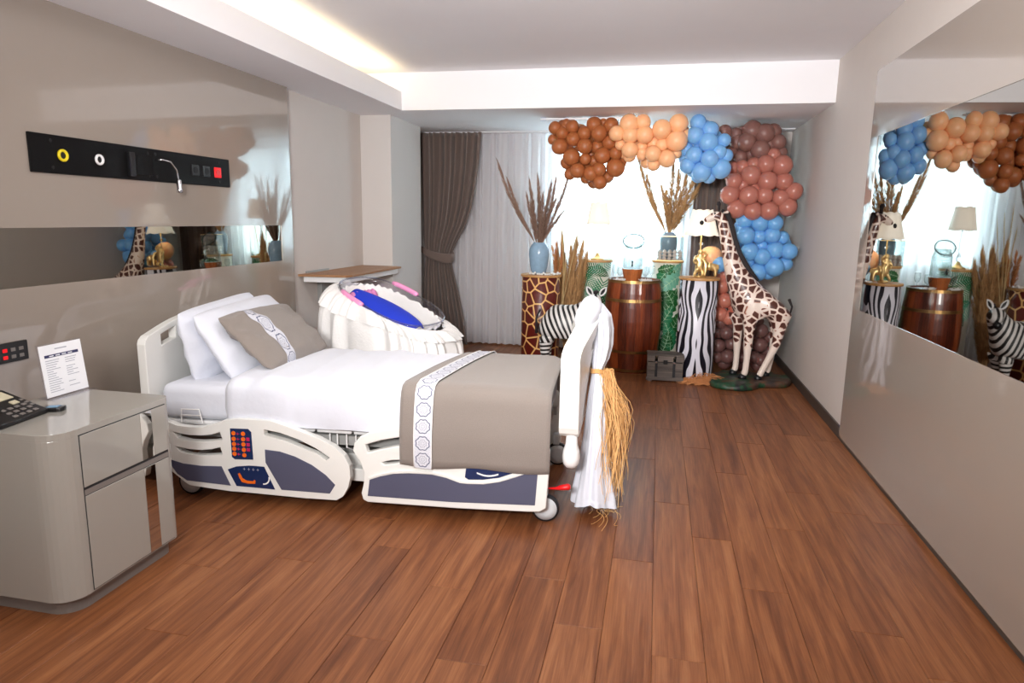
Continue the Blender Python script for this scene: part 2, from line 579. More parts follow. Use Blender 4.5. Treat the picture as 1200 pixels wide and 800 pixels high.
def box(bm, x0, x1, y0, y1, z0, z1, mtx=None):
    vs = [bm.verts.new((x, y, z)) for x in (x0, x1) for y in (y0, y1) for z in (z0, z1)]
    if mtx:
        for v in vs: v.co = mtx @ v.co
    for f in ((0, 1, 3, 2), (4, 6, 7, 5), (0, 4, 5, 1), (2, 3, 7, 6), (0, 2, 6, 4), (1, 5, 7, 3)):
        bm.faces.new([vs[i] for i in f])
    return vs


def bxo(name, x0, x1, y0, y1, z0, z1, m, parent=None, bevel=0.0, **k):
    bm = bmesh.new()
    box(bm, x0, x1, y0, y1, z0, z1)
    return obj(name, bm, m, parent, bevel=bevel, **k)


def lathe(bm, prof, seg=32, c=(0, 0, 0), a0=0.0, a1=2 * PI, sx=1.0, sy=1.0):
    full = abs(a1 - a0 - 2 * PI) < 1e-6
    n = seg if full else seg + 1
    rings = []
    for r, z in prof:
        rings.append([bm.verts.new((c[0] + sx * r * math.cos(a0 + (a1 - a0) * i / seg), c[1] + sy * r * math.sin(a0 + (a1 - a0) * i / seg), c[2] + z)) for i in range(n)])
    for k in range(len(rings) - 1):
        for i in range(seg):
            j = (i + 1) % n
            bm.faces.new((rings[k][i], rings[k][j], rings[k + 1][j], rings[k + 1][i]))
    if full:
        for ring, (r, z) in ((rings[0], prof[0]), (rings[-1], prof[-1])):
            if r > 1e-4:
                bm.faces.new(ring)
    bmesh.ops.remove_doubles(bm, verts=bm.verts[:], dist=1e-6)
    return rings


def tube(bm, pts, rad, seg=8, caps=True):
    pts = [Vector(p) for p in pts]
    n = len(pts)
    rads = rad if isinstance(rad, (list, tuple)) else [rad] * n
    up0 = Vector((0, 0, 1))
    rings = []
    prev = None
    for i, p in enumerate(pts):
        t = (pts[min(i + 1, n - 1)] - pts[max(i - 1, 0)])
        if t.length < 1e-9: t = Vector((0, 0, 1))
        t.normalize()
        if prev is None:
            a = t.cross(up0)
            if a.length < 0.1: a = t.cross(Vector((1, 0, 0)))
        else:
            a = prev - t * prev.dot(t)
        a.normalize()
        prev = a
        b = t.cross(a)
        rings.append([bm.verts.new(p + (a * math.cos(2 * PI * k / seg) + b * math.sin(2 * PI * k / seg)) * rads[i]) for k in range(seg)])
    for i in range(n - 1):
        for k in range(seg):
            j = (k + 1) % seg
            bm.faces.new((rings[i][k], rings[i][j], rings[i + 1][j], rings[i + 1][k]))
    if caps:
        bm.faces.new(rings[0][::-1])
        bm.faces.new(rings[-1])


def prism(bm, outline, t0, t1, holes=(), f=lambda p, q, t: (p, t, q)):
    """extrude a 2-D outline (with holes) between t0 and t1; f maps (p, q, t) to 3-D"""
    loops = [[Vector((p, q, 0)) for p, q in outline]] + [[Vector((p, q, 0)) for p, q in h] for h in holes]
    flat = [v for l in loops for v in l]
    tris = tessellate_polygon(loops)
    A = [bm.verts.new(f(v.x, v.y, t0)) for v in flat]
    B = [bm.verts.new(f(v.x, v.y, t1)) for v in flat]
    for t in tris:
        try:
            bm.faces.new([A[i] for i in t])
            bm.faces.new([B[i] for i in reversed(t)])
        except ValueError:
            pass
    k = 0
    for l in loops:
        n = len(l)
        for i in range(n):
            j = (i + 1) % n
            bm.faces.new((A[k + i], A[k + j], B[k + j], B[k + i]))
        k += n


def smooth_poly(pts, n=2):
    """Chaikin corner cutting of a closed outline"""
    for _ in range(n):
        out = []
        for i in range(len(pts)):
            a, b = pts[i], pts[(i + 1) % len(pts)]
            out.append((a[0] * .8 + b[0] * .2, a[1] * .8 + b[1] * .2))
            out.append((a[0] * .2 + b[0] * .8, a[1] * .2 + b[1] * .8))
        pts = out
    return pts


def grid(bm, nu, nv, fn, uv=None, closed_u=False):
    vs = [[bm.verts.new(fn(i / nu if not closed_u else i / nu, j / nv)) for j in range(nv + 1)] for i in range(nu + (0 if closed_u else 1))]
    lay = bm.loops.layers.uv.verify() if uv else None
    for i in range(nu):
        i2 = (i + 1) % len(vs)
        for j in range(nv):
            f = bm.faces.new((vs[i][j], vs[i2][j], vs[i2][j + 1], vs[i][j + 1]))
            if uv:
                for lp, (a, b) in zip(f.loops, ((i, j), (i + 1, j), (i + 1, j + 1), (i, j + 1))):
                    lp[lay].uv = uv(a / nu, b / nv)
    return vs


def struct(name, bm, m, parent=None, **k):
    o = obj(name, bm, m, parent, **k)
    if not parent: o['kind'] = 'structure'
    return o


# ================================================================ SETTING
XL, XR, YB, YF, ZC, ZS = -2.90, 1.345, 7.95, -1.0, 2.80, 2.47

# floor: dark joint slab with separate planks
bm = bmesh.new()
box(bm, XL - .1, XR + .1, YF - .1, YB + .6, -0.06, -0.004)
floor = struct('floor', bm, 'joint')
PW, PL = 0.1825, 1.35
offs = {-1: 2.858, 0: 2.19, 1: 3.16, 2: 2.73, 3: 3.355, 4: 2.515, 5: 3.635, 6: 2.2, -2: 2.3, -3: 2.61, -4: 2.0, -5: 2.445, -6: 2.05, -7: 2.716,
        -8: 2.986, -9: 2.50, -10: 1.91, -11: 2.355, -12: 2.74, -13: 2.1, -14: 2.55, -15: 2.9, -16: 2.3, -17: 2.6}


def plank_mesh(wd, ln):
    bm = bmesh.new()
    g, ch = 0.0006, 0.0014
    zt = 0.0
    def ring(ins, z):
        return [bm.verts.new(v) for v in ((g + ins, g + ins, z), (wd - g - ins, g + ins, z), (wd - g - ins, ln - g - ins, z), (g + ins, ln - g - ins, z))]
    a, b, c = ring(0, -0.006), ring(0, -0.0012), ring(ch, zt)
    for lo, hi in ((a, b), (b, c)):
        for i in range(4):
            j = (i + 1) % 4
            bm.faces.new((lo[i], lo[j], hi[j], hi[i]))
    bm.faces.new(c)
    bmesh.ops.recalc_face_normals(bm, faces=bm.faces[:])
    me = bpy.data.meshes.new('plank')
    bm.to_mesh(me)
    bm.free()
    me.materials.append(M['plank'])
    return me


pcache = {}
for k in range(-17, 8):
    x0 = 0.055 + PW * k
    x1 = min(x0 + PW, XR)
    x0c = max(x0, XL)
    if x1 - x0c < 0.01: continue
    y = offs.get(k, 2.4)
    while y > YF: y -= PL
    while y < YB:
        a, b = max(y, YF), min(y + PL, YB)
        key = (round(x1 - x0c, 4), round(b - a, 4))
        if key not in pcache: pcache[key] = plank_mesh(*key)
        o = bpy.data.objects.new('plank', pcache[key])
        C.objects.link(o)
        o.parent = floor
        o.location = (x0c, a, 0)
        y += PL

# walls
bm = bmesh.new()
box(bm, XL - .12, XL, YF - .1, YB + .1, -0.05, ZC + .1)
wall_left = struct('wall_left', bm, 'wall')
bm = bmesh.new()
box(bm, XR, XR + .12, YF - .1, YB + .1, -0.05, ZC + .1)
wall_right = struct('wall_right', bm, 'wall')
bm = bmesh.new()
box(bm, XL, XR, YF - .12, YF, -0.05, ZC + .1)
struct('wall_front', bm, 'wall')
WX0, WX1, WZ0, WZ1 = -1.20, 0.26, 1.02, 2.40
bm = bmesh.new()
box(bm, XL, WX0, YB, YB + .15, -0.05, ZC)
box(bm, WX1, XR, YB, YB + .15, -0.05, ZC)
box(bm, WX0, WX1, YB, YB + .15, -0.05, WZ0)
box(bm, WX0, WX1, YB, YB + .15, WZ1, ZC)
struct('wall_back', bm, 'wall')
# pier in the left corner
bm = bmesh.new()
box(bm, XL, -2.585, 6.36, 7.2, 0, ZS)
struct('trim_1', bm, 'wall_light', label='plain pier projecting from left wall')
# window with frame, mullion and panes
bm = bmesh.new()
for a, b, c, d in ((WX0, WX0 + .06, WZ0, WZ1), (WX1 - .06, WX1, WZ0, WZ1), (WX0, WX1, WZ0, WZ0 + .06), (WX0, WX1, WZ1 - .06, WZ1), (-.50, -.44, WZ0, WZ1)):
    box(bm, a, b, YB + .03, YB + .09, c, d)
win = struct('window_1', bm, 'alu')
for a, b in ((WX0 + .06, -.50), (-.44, WX1 - .06)):
    bxo('pane', a, b, YB + .055, YB + .062, WZ0 + .06, WZ1 - .06, 'glass', win)

# ceiling: main slab, left soffit with light cove, beam and lowered alcove
bm = bmesh.new()
box(bm, XL - .1, XR + .1, YF - .1, YB + .1, ZC, ZC + .1)
ceil = struct('ceiling', bm, 'ceiling')
bxo('soffit', XL, -2.375, YF, 6.12, ZS, ZS + 0.10, 'ceiling', ceil)
bxo('cove_lip', -2.41, -2.375, YF, 6.12, ZS + 0.10, ZS + 0.165, 'ceiling', ceil)
bxo('cove_back', XL, -2.72, YF, 6.12, ZS + 0.10, ZC, 'ceiling', ceil)
bxo('lowered_bulkhead', XL, XR, 6.12, YB, ZS, ZC, 'ceiling', ceil)

# glossy lacquer wall cladding with mirror strips
bm = bmesh.new()
box(bm, XL, -2.85, YF, 4.94, 0.0, 1.155)
box(bm, XL, -2.85, YF, 4.94, 1.425, ZS)
box(bm, XL, -2.85, 4.775, 4.94, 1.155, 1.425)
obj('lacquer_panel', bm, 'lacquer', wall_left)
bxo('mirror_strip', XL, -2.853, YF, 4.775, 1.155, 1.425, 'strip_mirror', wall_left)
bxo('mirror_edge', XL, -2.848, 4.770, 4.778, 1.155, 1.425, 'mirror_frame', wall_left)
bm = bmesh.new()
box(bm, XR - .022, XR, YF, 4.95, 0.03, 0.945)
box(bm, XR - .022, XR, YF, 4.95, 2.055, ZS + .005)
box(bm, XR - .022, XR, 4.80, 4.95, 0.945, 2.055)
obj('lacquer_panel', bm, 'lacquer', wall_right)
bxo('mirror', XR - .019, XR, YF, 4.80, 0.945, 2.055, 'wall_mirror', wall_right)
bm = bmesh.new()
box(bm, XR - .014, XR, 4.95, YB, 0, 0.085)
box(bm, XR - .016, XR, YF, 4.95, 0, 0.03)
struct('baseboard_right', bm, 'baseboard')
bm = bmesh.new()
box(bm, XL, XL + .014, 4.95, 6.36, 0, 0.085)
box(bm, XL, -2.571, 6.346, 6.36, 0, 0.085)
struct('baseboard_left', bm, 'baseboard')
bm = bmesh.new()
box(bm, XL, XR, YB - .014, YB, 0, 0.085)
struct('baseboard_back', bm, 'baseboard')
# curtain track in the alcove ceiling
bm = bmesh.new()
box(bm, -2.8, XR - .02, 7.66, 7.84, ZS - .010, ZS)
struct('trim_2', bm, 'ceiling')


# ================================================================ CURTAINS
def curtain(bm, edges, y0, folds, depth, nz=40, per=8, phase=0.0, squeeze=None):
    """edges(z) -> (xl, xr); pleats in y"""
    z0, z1 = 0.02, ZS - .012
    nx = folds * per
    def fn(u, v):
        z = z0 + (z1 - z0) * v
        xl, xr = edges(z)
        amp = depth * (squeeze(z) if squeeze else 1.0)
        ph = u * folds * 2 * PI + phase
        uu = u + 0.12 / folds * math.sin(ph * 0.5 + 3 * v)
        return (xl + (xr - xl) * uu, y0 + amp * math.sin(ph) + 0.25 * amp * math.sin(ph * 2.3 + v * 3), z)
    grid(bm, nx, nz, fn)


def interp(tab, z):
    for (a, va), (b, vb) in zip(tab, tab[1:]):
        if z <= b: 
            t = (z - a) / (b - a)
            t = t * t * (3 - 2 * t) if False else t
            return va + (vb - va) * max(0, t)
    return tab[-1][1]


lc = thing('curtain', 'heavy brown curtain tied back beside the left pier', 'curtain', (-2.4, 7.62, 0))
bm = bmesh.new()
eR = [(0.0, -2.165), (0.30, -2.20), (0.65, -2.27), (0.90, -2.335), (1.05, -2.36), (1.14, -2.33), (1.26, -2.27), (1.42, -2.18), (1.62, -2.11), (1.85, -2.065), (2.1, -2.03), (2.5, -2.0)]
eL = [(0.0, -2.74), (0.9, -2.70), (1.05, -2.68), (1.2, -2.70), (2.5, -2.74)]
curtain(bm, lambda z: (interp(eL, z) + 2.4, interp(eR, z) + 2.4), 0.0, 11, 0.045, 44, 8, squeeze=lambda z: 0.55 + 0.45 * min(1, abs(z - 1.05) / .5))
obj('curtain_panel', bm, 'curtain', lc, smooth=True, solid=0.004)
bm = bmesh.new()
tb = [(-2.745, -0.05, 1.16), (-2.70, -0.085, 1.13), (-2.60, -0.095, 1.08), (-2.48, -0.095, 1.045), (-2.38, -0.085, 1.03), (-2.335, -0.03, 1.045), (-2.335, 0.05, 1.06)]
grid(bm, len(tb) - 1, 2, lambda u, v: (tb[round(u * 6)][0] + 2.4, tb[round(u * 6)][1], tb[round(u * 6)][2] + (v - .5) * (0.07 + .05 * min(1, u * 1.6))))
obj('tieback', bm, 'curtain', lc, smooth=True, solid=0.01, sub=1)
bm = bmesh.new()
bmesh.ops.create_uvsphere(bm, u_segments=12, v_segments=8, radius=0.03, matrix=Matrix.Translation((-.345, -.08, 1.165)))
tube(bm, [(-.345, -.06, 1.165), (-.375, 0.0, 1.165), (-.375, .12, 1.165)], .008)
obj('tieback_hook', bm, 'black', lc, smooth=True)

rc = thing('curtain', 'heavy brown curtain hanging straight behind the gilded monkey lamp', 'curtain', (0.6, 7.62, 0))
bm = bmesh.new()
curtain(bm, lambda z: (-0.255, 0.36), 0.0, 8, 0.04, 4, 8)
obj('curtain_panel', bm, 'curtain', rc, smooth=True, solid=0.004)

sc = thing('sheer_curtain', 'white pleated sheer curtain across the bright window', 'curtain', (-0.9, 7.78, 0))
bm = bmesh.new()
curtain(bm, lambda z: (-1.75, 1.5), 0.0, 34, 0.032, 4, 8, 0.7)
obj('curtain_panel', bm, 'sheer', sc, smooth=True)


# ================================================================ BED (local x along the length, foot at 0, head at -2.1; y across)
BO, BR = (-0.47, 3.09, 0.0), R(4)
bed = thing('hospital_bed', 'white electric hospital bed with slate blue side rail inserts', 'bed', BO, BR)
HR = [(-1.508, .469), (-1.417, .468), (-1.334, .445), (-1.252, .419), (-1.164, .392), (-1.083, .352), (-1.03, .308), (-1.004, .255), (-1.001, .193), (-1.014, .137), (-1.043, .088), (-1.079, .066), (-1.246, .064), (-1.53, .070), (-1.662, .071), (-1.895, .087), (-1.992, .16), (-2.02, .205), (-2.04, .297), (-2.045, .36), (-2.04, .418), (-1.988, .429), (-1.941, .413), (-1.868, .408), (-1.796, .413), (-1.722, .436), (-1.673, .457), (-1.602, .468)]
HS = [[(-1.967, .379), (-1.941, .374), (-1.875, .365), (-1.808, .367), (-1.748, .376), (-1.701, .392), (-1.688, .351), (-1.751, .339), (-1.811, .333), (-1.877, .332), (-1.943, .344)],
      [(-1.96, .299), (-1.88, .288), (-1.814, .287), (-1.753, .296), (-1.703, .31), (-1.694, .271), (-1.756, .262), (-1.816, .256), (-1.883, .258), (-1.935, .271)],
      [(-1.458, .421), (-1.371, .409), (-1.268, .378), (-1.18, .339), (-1.106, .293), (-1.127, .277), (-1.181, .311), (-1.236, .328), (-1.338, .366), (-1.456, .39)]]
HP = [[(-1.996, .225), (-1.92, .207), (-1.82, .201), (-1.703, .206), (-1.657, .103), (-1.904, .114), (-1.958, .148), (-1.992, .195)],
      [(-1.456, .314), (-1.376, .309), (-1.293, .287), (-1.204, .248), (-1.13, .198), (-1.082, .149), (-1.112, .1), (-1.375, .101), (-1.456, .244)]]
HCP = [(-1.668, .192), (-1.62, .211), (-1.554, .22), (-1.521, .221), (-1.465, .22), (-1.411, .1), (-1.528, .103), (-1.624, .104)]
HK = [(-1.642, .416), (-1.543, .419), (-1.526, .403), (-1.523, .255), (-1.624, .251), (-1.64, .262)]
HBT = [(-1.623, .392), (-1.623, .362), (-1.623, .334), (-1.623, .308), (-1.623, .281), (-1.57, .392), (-1.571, .363), (-1.571, .335), (-1.57, .306), (-1.569, .277)]
HBM = [(-1.545, .364), (-1.545, .335), (-1.545, .308)]
FR = [(-.733, .475), (-.802, .464), (-.882, .443), (-.943, .415), (-.975, .379), (-.984, .338), (-.947, .279), (-.928, .226), (-.931, .17), (-.944, .114), (-.936, .08), (-.911, .068), (-.43, .071), (-.085, .081), (-.032, .085), (0, .105), (.010, .29), (.012, .40), (-.027, .45), (-.346, .47)]
FS = [[(-.918, .373), (-.837, .402), (-.733, .425), (-.346, .431), (-.345, .398), (-.734, .382), (-.837, .355), (-.905, .333)],
      [(-.835, .287), (-.785, .301), (-.735, .305), (-.518, .322), (-.518, .304), (-.735, .291), (-.819, .275)]]
FP = [(-.898, .19), (-.84, .212), (-.773, .23), (-.692, .239), (-.573, .241), (-.501, .229), (-.431, .207), (-.393, .205), (-.312, .209), (-.232, .226), (-.152, .257), (-.099, .282), (-.044, .285), (-.054, .119), (-.474, .104), (-.91, .103)]
FC = [(-.401, .275), (-.405, .241), (-.387, .23), (-.314, .235), (-.233, .251), (-.137, .291), (-.14, .313), (-.396, .313)]


def rail(outline, slots, inserts, y, sgn=-1):
    bm = bmesh.new()
    prism(bm, outline, y - .02, y + .02, [h if True else h for h in slots])
    r = obj('side_rail', bm, 'white_plastic', bed, bevel=0.006, bseg=3)
    for k, ins in enumerate(inserts):
        bm = bmesh.new()
        prism(bm, ins, y + sgn * .018, y + sgn * .0225)
        obj('rail_insert', bm, 'navy', r, bevel=0.001, label='slate blue rail insert')
    return r


r1 = rail(HR, HS, HP, 0.0)
bm = bmesh.new(); prism(bm, HCP, -.018, -.0225)
obj('control_panel', bm, 'panel_blue', r1)
bm = bmesh.new(); prism(bm, HK, -.018, -.0235)
obj('keypad', bm, 'panel_blue', r1, bevel=.001)
for x, z in HBT:
    bm = bmesh.new()
    lathe(bm, [(0.0115, 0), (0.0115, .002), (.0055, .002), (.0055, .0012), (0.0001, .0012)], 16)
    bmesh.ops.transform(bm, matrix=Matrix.Translation((x, -.0235, z)) @ Matrix.Rotation(R(90), 4, 'X'), verts=bm.verts)
    obj('keypad_button', bm, 'orange', r1, label='round orange keypad button')
for x, z in HBM:
    bm = bmesh.new()
    box(bm, x - .009, x + .009, -.0255, -.0235, z - .009, z + .009)
    obj('keypad_button', bm, 'magenta', r1, bevel=.002, label='magenta keypad button')
# small symbols between the keys
bm = bmesh.new()
for x, z in [(-1.6, q) for q in (.39, .362, .334, .308, .28)]:
    box(bm, x - .008, x + .009, -.0242, -.0235, z - .0018, z + .0018)
    box(bm, x - .003, x + .001, -.0242, -.0235, z - .006, z + .006)
obj('keypad_symbols', bm, 'magenta', r1)
# patient figure drawing and arc on the control panel
bm = bmesh.new()
prism(bm, [(-1.612, .172), (-1.602, .178), (-1.595, .166), (-1.588, .150), (-1.565, .138), (-1.530, .137), (-1.522, .146), (-1.516, .140), (-1.519, .124), (-1.560, .122), (-1.592, .128), (-1.605, .150)], -.0225, -.0232)
obj('printed_figure', bm, 'orange', r1, label='orange reclining figure symbol')
bm = bmesh.new()
prism(bm, [(-1.452 + .036 * math.cos(a) - .02, .158 + .036 * math.sin(a)) for a in [R(-95 + 9 * i) for i in range(13)]] +
      [(-1.452 + .029 * math.cos(a) - .02, .158 + .029 * math.sin(a)) for a in [R(13 - 9 * i) for i in range(13)]], -.0225, -.0232)
obj('printed_arc', bm, 'white', r1)
bm = bmesh.new()
for x in (-1.575, -1.55, -1.525, -1.50):
    box(bm, x - .007, x + .007, -.0231, -.0225, .2, .2015)
    box(bm, x - .001, x + .001, -.0231, -.0225, .194, .208)
obj('printed_symbols', bm, 'inkgrey', r1)

r2 = rail(FR, FS, [FP], 0.0)
bm = bmesh.new(); prism(bm, FC, -.018, -.0245)
obj('control_panel', bm, 'panel_blue', r2)
bm = bmesh.new()
prism(bm, [(-.345 + i * .012, .272 - .012 * math.sin(PI * i / 9)) for i in range(10)] + [(-.345 + i * .012, .264 - .012 * math.sin(PI * i / 9)) for i in range(9, -1, -1)], -.0245, -.0255)
obj('printed_arc', bm, 'white', r2)
bm = bmesh.new()
prism(bm, [(-.900, .205), (-.84, .228), (-.77, .247), (-.69, .256), (-.573, .258), (-.5, .246), (-.43, .224), (-.39, .220), (-.312, .223), (-.232, .240), (-.155, .272), (-.11, .285), (-.11, .278), (-.152, .262), (-.232, .230), (-.312, .213), (-.393, .209), (-.431, .211), (-.501, .233), (-.573, .245), (-.692, .243), (-.773, .234), (-.84, .216), (-.898, .194)], -.018, -.028)
obj('rail_ridge', bm, 'white_plastic', r2, bevel=.002)
# far side rails
rail(HR, HS, HP, 0.97, 1)
rail(FR, FS, [FP], 0.97, 1)


def end_board(name, sgn, a0, bow, ztop, zc, zb, ex):
    """bowed end board with a hand slot on each side; rises to the middle"""
    W = 0.95
    th = 0.045 if sgn < 0 else .095
    slot = (.15, .29) if sgn < 0 else (.22, .38)
    v0, v1 = (.80, .93) if sgn < 0 else (.72, .84)
    cols = sorted(set([round(W * i / 24, 4) for i in range(25)] + [slot[0], slot[1], W - slot[0], W - slot[1], .012, W - .012]))
    rows = [0, .05, .3, .55, v0, v1, .97, 1]
    bm = bmesh.new()
    V = []
    for p in cols:
        t = p / W
        top = ztop + (zc - ztop) * math.sin(PI * t) ** ex if 0 < t < 1 else ztop
        top -= .035 if t in (0, 1) else (.012 if t < .02 or t > .98 else 0)
        bot = zb + (.05 if t in (0, 1) else (.02 if t < .02 or t > .98 else 0))
        V.append([bm.verts.new((a0 + sgn * (bow * math.sin(PI * t) * (1 if sgn < 0 else .15 + .85 * r ** 1.5)), p, bot + (top - bot) * r)) for r in rows])
    for i in range(len(cols) - 1):
        m_ = (cols[i] + cols[i + 1]) / 2
        ins = slot[0] < m_ < slot[1] or slot[0] < W - m_ < slot[1]
        for k in range(len(rows) - 1):
            if ins and rows[k] == v0: continue
            bm.faces.new((V[i][k], V[i + 1][k], V[i + 1][k + 1], V[i][k + 1]))
    o = obj(name, bm, 'white_plastic', bed, smooth=False)
    nx = o.data.polygons[0].normal.x
    s = o.modifiers.new('solid', 'SOLIDIFY')
    s.thickness = th
    s.offset = 1 if nx * sgn > 0 else -1
    s.use_even_offset = False
    b = o.modifiers.new('bevel', 'BEVEL')
    b.width = .013 if sgn < 0 else .024
    b.segments = 4
    b.limit_method = 'ANGLE'
    b.angle_limit = R(45)
    return o


hb = end_board('headboard', -1, -2.10, 0.03, 0.865, 0.935, 0.42, 1.2)
fb = end_board('footboard', 1, 0.050, 0.095, 0.885, 1.05, 0.465, 0.9)
# bumper rollers under the footboard corners
for y in (.02, .87):
    bm = bmesh.new()
    lathe(bm, [(.0, .300), (.024, .304), (.040, .325), (.044, .355), (.040, .390), (.030, .42), (.026, .475), (.001, .476)], 20, (.112, y + .03, 0))
    obj('bumper', bm, 'white', fb, smooth=True)
# mattress deck of separate boards, frame and lift column
for a, b in ((-2.08, -1.66), (-1.65, -1.22), (-1.21, -1.02), (-1.01, -.55), (-.54, -.06)):
    bxo('deck_panel', a, b, .06, .92, .395, .420, 'white', bed, .008)
bm = bmesh.new()
for y in (.10, .86):
    box(bm, -2.05, -.02, y - .02, y + .02, .33, .38)
for x in (-2.0, -1.2, -.65, -.06):
    box(bm, x - .02, x + .02, .10, .86, .33, .375)
obj('upper_frame', bm, 'grey_metal', bed, .0)
bm = bmesh.new()
for y in (.12, .84):
    box(bm, -1.98, -.06, y - .03, y + .03, .13, .20)
for x in (-1.95, -.09):
    box(bm, x - .03, x + .03, .05, .92, .13, .19)
box(bm, -1.25, -.70, .2, .78, .11, .24)
obj('lower_frame', bm, 'white_plastic', bed, bevel=.006)
bm = bmesh.new()
for x in (-1.75, -.32):
    box(bm, x - .05, x + .05, .3, .66, .18, .35)
tube(bm, [(-1.9, .3, .2), (-1.3, .3, .34)], .025, 12)
tube(bm, [(-.9, .6, .2), (-.3, .6, .34)], .025, 12)
obj('lift_arms', bm, 'grey_metal', bed, bevel=.004)
bm = bmesh.new()
for x in (-1.13, -1.09, -1.04, -.99):
    tube(bm, [(x, .045, .40), (x, .045, .33), (x + .01, .1, .30)], .0035, 6)
obj('wire_hooks', bm, 'white', bed)
bm = bmesh.new()
tube(bm, [(-1.94, .02, .42), (-1.93, .012, .494), (-1.83, .012, .496), (-1.82, .02, .42)], .0035, 6)
tube(bm, [(-1.93, .012, .462), (-1.825, .012, .464)], .003, 6)
obj('mattress_guard', bm, 'white', bed)
for (x, y) in ((-.01, .075), (-.01, .885), (-1.94, .075), (-1.94, .885)):
    bm = bmesh.new()
    lathe(bm, [(.058, -.016), (.068, -.016), (.070, -.008), (.070, .008), (.068, .016), (.058, .016)], 32)
    bmesh.ops.transform(bm, matrix=Matrix.Translation((x, y, .070)) @ Matrix.Rotation(R(90), 4, 'X'), verts=bm.verts)
    wh = obj('caster', bm, 'rubber', bed, smooth=True)
    bm = bmesh.new()
    lathe(bm, [(0.001, -.020), (.03, -.021), (.059, -.017), (.059, .017), (.03, .021), (.001, .020)], 32)
    bmesh.ops.transform(bm, matrix=Matrix.Translation((x, y, .070)) @ Matrix.Rotation(R(90), 4, 'X'), verts=bm.verts)
    obj('wheel_disc', bm, 'wheel', wh, smooth=True)
    bm = bmesh.new()
    box(bm, x - .03, x + .01, y - .03, y + .03, .135, .2)
    obj('caster_stem', bm, 'wheel', wh, bevel=.006)
bm = bmesh.new()
tube(bm, [(-.03, .12, .172), (.02, .115, .178), (.045, .112, .187), (.085, .11, .198), (.093, .11, .2)], [.006, .008, .016, .020, .012], 12)
for v in bm.verts: v.co.z = .185 + (v.co.z - .185) * .8; v.co.y -= .05; v.co.x += .02
obj('brake_pedal', bm, 'red', bed, smooth=True, label='red brake pedal')


def bedthing(name, bm, m, label, cat, **k):
    o = obj(name, bm, m, None, **k)
    o.location = BO
    o.rotation_euler = (0, 0, BR)
    return props(o, label, cat)


# mattress with fitted sheet
bm = bmesh.new()
box(bm, -2.075, -.03, .05, .93, .422, .612)
bedthing('mattress', bm, 'sheet', 'mattress in white fitted sheet, bare at the pillow end', 'mattress', bevel=.045, bseg=5, smooth=True)


def ring_profile(b0, b1, z0, z1, r, n=6, sag=0.0):
    """open profile from near bottom over the top to far bottom"""
    pts = [(b0, z0), (b0 - sag, z0 + (z1 - r - z0) * .5)]
    for i in range(n + 1):
        a = PI - (PI / 2) * i / n
        pts.append((b0 + r + r * math.cos(a), z1 - r + r * math.sin(a)))
    for t in (.2, .4, .6, .8):
        pts.append((b0 + r + (b1 - b0 - 2 * r) * t, z1 + .008 * math.sin(PI * t)))
    for i in range(n + 1):
        a = PI / 2 - (PI / 2) * i / n
        pts.append((b1 - r + r * math.cos(a), z1 - r + r * math.sin(a)))
    pts += [(b1 + sag, z0 + (z1 - r - z0) * .5), (b1, z0)]
    return pts


# duvet
random.seed(3)
prof = ring_profile(.012, .95, .432, .675, .085, 6, .012)
bm = bmesh.new()
na = 60
def duvet(u, v):
    a = -1.69 + 1.66 * u
    k = v * (len(prof) - 1)
    i = min(int(k), len(prof) - 2)
    f = k - i
    b = prof[i][0] * (1 - f) + prof[i + 1][0] * f
    z = prof[i][1] * (1 - f) + prof[i + 1][1] * f
    wv = .006 * math.sin(a * 17 + b * 7) + .004 * math.sin(a * 41 - z * 30) + .003 * math.sin(b * 19 - a * 9)
    end = min(1, (a + 1.69) / .05, (-.03 - a) / .05)
    shr = 1 - (1 - max(0, end)) ** 2 * .12
    zc = .55
    crease = -0.008 * math.exp(-((a + 1.30 + .05 * v) / .012) ** 2)
    z = zc + (z - zc) * shr + (wv + crease) * (1 if z > .5 else .5)
    b = .48 + (b - .48) * (shr * .5 + .5) + (0 if b > .2 else -(wv + crease))
    return (a, b, z)
vs = grid(bm, na, len(prof) - 1, duvet)
bm.faces.new([vs[0][j] for j in range(len(prof))][::-1])
bm.faces.new([vs[na][j] for j in range(len(prof))])
bedthing('duvet', bm, 'sheet', 'white duvet tucked over the mattress', 'duvet', smooth=True)

# taupe runner with woven trim, hanging over the near rail
rp = [(-.032, .285), (-.034, .36), (-.034, .44), (-.022, .52)] + [(p[0] - .018 if p[0] < .1 else p[0], p[1] + .017) for p in prof[2:-2]] + [(.985, .56), (.995, .46), (.998, .36)]
rl = [0]
for p, q in zip(rp, rp[1:]): rl.append(rl[-1] + math.hypot(q[0] - p[0], q[1] - p[1]))
TL = rl[-1]


